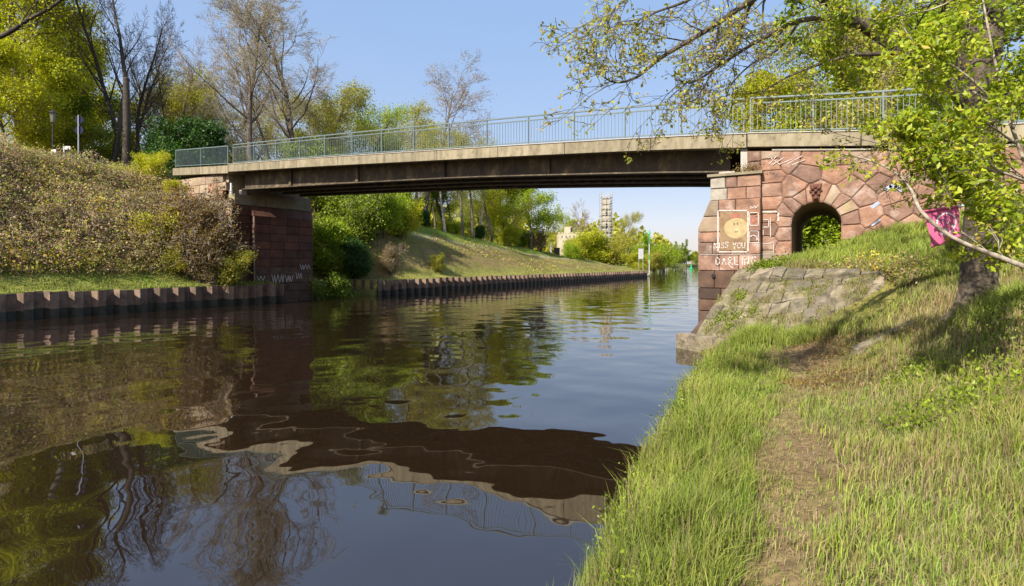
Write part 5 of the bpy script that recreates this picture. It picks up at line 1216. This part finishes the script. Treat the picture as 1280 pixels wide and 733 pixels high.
# yellow shoots along the crest
r_ = np.random.default_rng(8); n_ = 900; yy = r_.uniform(-14, 0, n_); xx = r_.uniform(-39, -36.0, n_); zz_ = terrain(xx, yy)+.3; h_ = r_.uniform(.25, .95, n_)
a_ = np.c_[xx, yy, zz_]; b_ = a_+np.c_[r_.normal(0, .12, n_), r_.normal(0, .12, n_), h_]; V, T_ = cones_arr(a_, b_, .012, .005)
tag(link('crest_stems', mesh('crest_stems', V, T_, M['cane'])), 'upright bare shoots along the crest of the left bank', kind='stuff')
f = r_.random((n_, 16, 1)); P = (a_[:, None]*(1-f)+b_[:, None]*f+r_.normal(size=(n_, 16, 3))*.06).reshape(-1, 3); V, T_ = leaves(P, .09, r_)
tag(link('crest_leaves', mesh('crest_leaves', V, T_, M['l_yel'])), 'yellow young leaves on the crest shoots', kind='stuff')
# little weed on the cap slab
weedsP = rng.normal(size=(500, 3))*[.22, .08, .1]+[.05, -.15, 5.42]; weedsP[:, 2] = np.maximum(weedsP[:, 2], 5.345); V, T_ = leaves(weedsP, .05, rng, -.5); tag(link('cap_weeds', mesh('cap_weeds', V, T_, M['l_rust'])), 'dry brown weeds on the pier cap under the bridge end', kind='stuff')

# ------------------------------------------------------------------ signs, lamp, far objects
def gz(px, Y): p = W(px, Y); return (p[0], p[1], th(p[0], p[1]))
p = gz(66, 36); top = 2.4+(HOR-137)/F*36
t = thing('street_lamp', p, 'black lantern street lamp among the bushes at the top of the left bank', 'street lamp')
MB().cyl((p[0], p[1], p[2]), (p[0], p[1], top-.85), .05, .035, 10).build('post', M['black'], t)
MB().cyl((p[0], p[1], top-.85), (p[0], p[1], top-.25), .12, .2, 6).build('lantern_glass', M['lampglass'], t)
MB().cyl((p[0], p[1], top-.25), (p[0], p[1], top-.05), .3, .06, 6).cyl((p[0], p[1], top-.05), (p[0], p[1], top+.06), .025, .01, 6).build('lantern_roof', M['black'], t)
p = gz(98, 34); top = 2.4+(HOR-144)/F*34
t = thing('road_sign', p, 'grey pole with two round blue signs at the top of the left bank', 'road sign')
MB().cyl(p, (p[0], p[1], top), .035, .035, 8).build('pole', M['galv'], t)
bk = np.array([-sy_, cy]) 
for dz, r0 in ((.28, .26), (.93, .27)):
    c1 = (p[0]+bk[0]*.05, p[1]+bk[1]*.05, top-dz); c2 = (p[0]+bk[0]*.065, p[1]+bk[1]*.065, top-dz)
    sg = MB().cyl(c1, c2, r0, r0, 20).build('sign_disc', M['blue'], t)
for k, (px, py, s, lab) in enumerate(((80, 185, .8, 'white fingerpost with one arm right of the lamp'), (65, 189, .5, 'smaller white fingerpost left of the single arm one'))):
    p = gz(px, 33.5); z = 2.4+(HOR-py)/F*33.5
    t = thing('fingerpost', p, lab, 'signpost')
    MB().cyl(p, (p[0], p[1], z+.1), .05, .05, 8).build('post', M['white'], t)
    d = (cy*s, sy_*s); mb = MB().hexa([(p[0], p[1]-.02, z-.1), (p[0]+d[0]*.5, p[1]+d[1]*.5-.02, z-.1), (p[0]+d[0]*.5, p[1]+d[1]*.5+.02, z-.1), (p[0], p[1]+.02, z-.1), (p[0], p[1]-.02, z+.1), (p[0]+d[0]*.5, p[1]+d[1]*.5-.02, z+.1), (p[0]+d[0]*.5, p[1]+d[1]*.5+.02, z+.1), (p[0], p[1]+.02, z+.1)]); mb.build('arm', M['white'], t)
p = gz(158, 40.5); top = 2.4+(HOR-98)/F*40.5
V, T_, _, _ = tubepath([(p[0], p[1], p[2]-.3), (p[0]+.05, p[1], (p[2]+top)/2), (p[0]-.05, p[1], top)], .34, .2, 10, 8, .05, 3)
t = thing('dead_tree_trunk', p, 'limbless grey tree trunk standing between the dark bare trees', 'dead tree'); link('trunk', mesh('trunk', local(V, t), T_, M['bark_dark'], smooth=True), t, world=False)
MB().cyl((p[0]-.05, p[1], top-.02), (p[0]-.05, p[1], top+.06), .2, .14, 10).build('broken_top', M['bark'], t)
# top-left overhanging branch
tl_ = thing('overhanging_branch', PP(-60, -40, 16), 'dark bare branch entering the photo at the top left corner', 'branch')
V, T_, Q, rad = tubepath([PP(-160, 75, 17), PP(-60, 62, 16.5), PP(0, 46, 16), PP(35, 25, 15.8), (PP(70, 5, 15.6)), PP(110, -30, 15.5)], .09, .03, 8, 6); parts_ = [(V, T_)]
tb = Tree(95)
for k in range(6, len(Q)-1, 2):
    d = Q[k+1]-Q[k-1]; d /= np.linalg.norm(d); tb.az += 2.4; tb.branch(tuple(Q[k]), perp_turn(tuple(d), .7, tb.az), tb.r.uniform(1, 2), .02, 1, dict(SUBP, rmin=.006))
V, T_ = join(parts_+[cones(tb.tw, 3)]); link('stem', mesh('stem', local(V, tl_), T_, M['bark_dark']), tl_, world=False)
LP = leaf_points(tb.tips, 2, .05, rng); V, T_ = leaves(LP, .09, rng); link('foliage', mesh('foliage', local(V, tl_), T_, M['l_yel']), tl_, world=False)

# scaffolded tower
Yt = 190; p = gz(757.5, Yt); ztop = 2.4+(HOR-241)/F*Yt; p = (p[0], p[1], 1.5)
tw = thing('stone_tower', p, 'distant tan tower wrapped in scaffolding', 'tower', rz=YAW)
hT = ztop-1.5
mb = MB().box(-1.35, 1.35, -1.35, 1.35, 0, hT*.78); mb.build('shaft', M['tan_stone'], tw, world=False)
MB().box(-1.15, 1.15, -1.15, 1.15, hT*.78, hT*.93).build('upper_shaft', M['tan_stone'], tw, world=False)
for k in range(4): MB().box(-.3, .3, -1.38, -1.33, 4+k*4.5, 6+k*4.5).build('window', M['window'], tw, world=False)
def scaffold(W2, z1, name):
    mb = MB(); w2 = W2
    for a in np.linspace(-w2, w2, 4):
        for b in (-w2, w2):
            mb.box(a-.05, a+.05, b-.05, b+.05, 0, z1); mb.box(b-.05, b+.05, a-.05, a+.05, 0, z1)
    z = 2.0; k = 0
    while z < z1:
        for b in (-w2, w2):
            mb.box(-w2, w2, b-.04, b+.04, z+.9, z+1.0); mb.box(b-.04, b+.04, -w2, w2, z+.9, z+1.0)
            b2 = b*.82; mb.box(-w2, w2, min(b, b2), max(b, b2), z, z+.09); mb.box(min(b, b2), max(b, b2), -w2, w2, z+.002, z+.088)
        s_ = 1 if k % 2 else -1
        mb.cyl((-w2*s_*.3, -w2-.03, z), (w2*s_*.35, -w2-.03, z+2), .05, .05, 4); mb.cyl((w2+.03, -w2*s_*.3, z), (w2+.03, w2*s_*.35, z+2), .05, .05, 4)
        z += 2.0; k += 1
    mb.build(name, M['scaf'], tw, world=False)
scaffold(2.2, hT*.55, 'lower_scaffold'); scaffold(1.9, hT, 'upper_scaffold')
# tan building
p = gz(713, 165); zb = th(p[0], p[1]); t = thing('stone_house', (p[0], p[1], zb), 'tan stone building with crenellated wall left of the scaffolded tower', 'building', rz=YAW)
u = 165/F; zt = 2.4+(HOR-292)*u-zb
MB().box(-15*u, 15*u, 0, 6, -1, zt).build('wall', M['tan_stone'], t, world=False)
for k in range(8): MB().box(-15*u+k*1.0, -15*u+k*1.0+.5, -.1, .4, zt, zt+.4).build('merlon', M['tan_stone'], t, world=False)
MB().box(-6*u, 3*u, 2, 5, zt, zt+9*u).build('turret', M['tan_stone'], t, world=False)
MB().box(1*u, 3.2*u, 1.94, 2.0, zt+.3, zt+8*u).build('window', M['window'], t, world=False)
for k in range(4): MB().box(-11*u+k*5*u, -10*u+k*5*u, -.05, .02, zt-1.4, zt-.7).build('window', M['window'], t, world=False)
# shore items
p = gz(801, 108); p = (p[0], p[1], max(p[2], 1)); u = 108/F; t = thing('signboard', p, 'grey board on two posts at the end of the far pile wall', 'sign', rz=YAW)
MB().box(-.45, -.38, -.04, .04, -.3, 4.4).build('post', M['galv'], t, world=False); MB().box(.38, .45, -.04, .04, -.3, 4.4).build('post', M['galv'], t, world=False)
MB().box(-.5, .5, -.07, -.041, 2.4, 4.4).build('board', M['scaf'], t, world=False)
p = gz(811.5, 100); p = (p[0], p[1], max(p[2], .9)); t = thing('marker_post', p, 'white and green navigation post at the tip of the pile wall', 'marker post', rz=YAW)
MB().cyl((0, 0, -.5), (0, 0, 5.2), .07, .07, 8).build('white_band', M['white'], t, world=False); MB().cyl((0, 0, 5.2), (0, 0, 7.0), .08, .08, 8).build('green_band', M['green'], t, world=False)
MB().cyl((0, 0, 7.0), (0, 0, 7.8), .3, .05, 8).build('topmark', M['green'], t, world=False); MB().cyl((0, 0, 2.2), (0, 0, 3.2), .085, .085, 8).build('green_band', M['green'], t, world=False)
p = W(864, 230); t = thing('buoy', (p[0], p[1], 0), 'small green buoy floating far out beside the abutment', 'buoy')
MB().cyl((0, 0, -.4), (0, 0, .5), .8, .8, 12).build('float', M['green'], t, world=False); MB().cyl((0, 0, .5), (0, 0, 2.2), .5, .08, 8).build('topmark', M['green'], t, world=False)
p = gz(689, 100); t = thing('marker_post', p, 'short white post at the right foot of the rust brown shrub', 'post'); MB().cyl((0, 0, -.2), (0, 0, 1.9), .16, .14, 8).build('shaft', M['white'], t, world=False); MB().cyl((0, 0, 1.9), (0, 0, 2.3), .2, .05, 8).build('cap', M['white'], t, world=False)
p = gz(696, 98); t = thing('storage_box', p, 'dark green box beside the short white post', 'box', rz=YAW); MB().box(-.5, .5, -.4, .4, -.2, 1.4).build('body', M['bark_dark'], t, world=False); MB().box(-.55, .55, -.45, .45, 1.402, 1.5).build('lid', M['l_dark'], t, world=False)
mb = MB(); rk = random.Random(2)
for k in range(150):
    f = rk.random(); px = 778+32*f; Y = 104+rk.uniform(-2, 3)
    q = W(px, Y); z = max(th(q[0], q[1]), .2)+.15; s = rk.uniform(.2, .5)
    pts_ = [(q[0]+s*rk.uniform(.6, 1)*math.cos(a)*math.cos(b_), q[1]+s*math.sin(a)*math.cos(b_), z+s*.7*math.sin(b_)) for b_ in (-.7, .5) for a in (0, 1.57, 3.14, 4.71)]
    mb.hexa(pts_)
tag(mb.build('riprap', M['rock']), 'white rocks piled at the end of the far bank', kind='stuff')
# small ripples debris: dust specks on the water
for o in bpy.data.objects:
    if o.name.split('.')[0] in ('branchwork', 'side_twig', 'foliage', 'painted_lettering', 'painted_scribble'): o['kind'] = 'stuff'
print('objects', len(bpy.data.objects), sum(len(m_.polygons) for m_ in bpy.data.meshes))
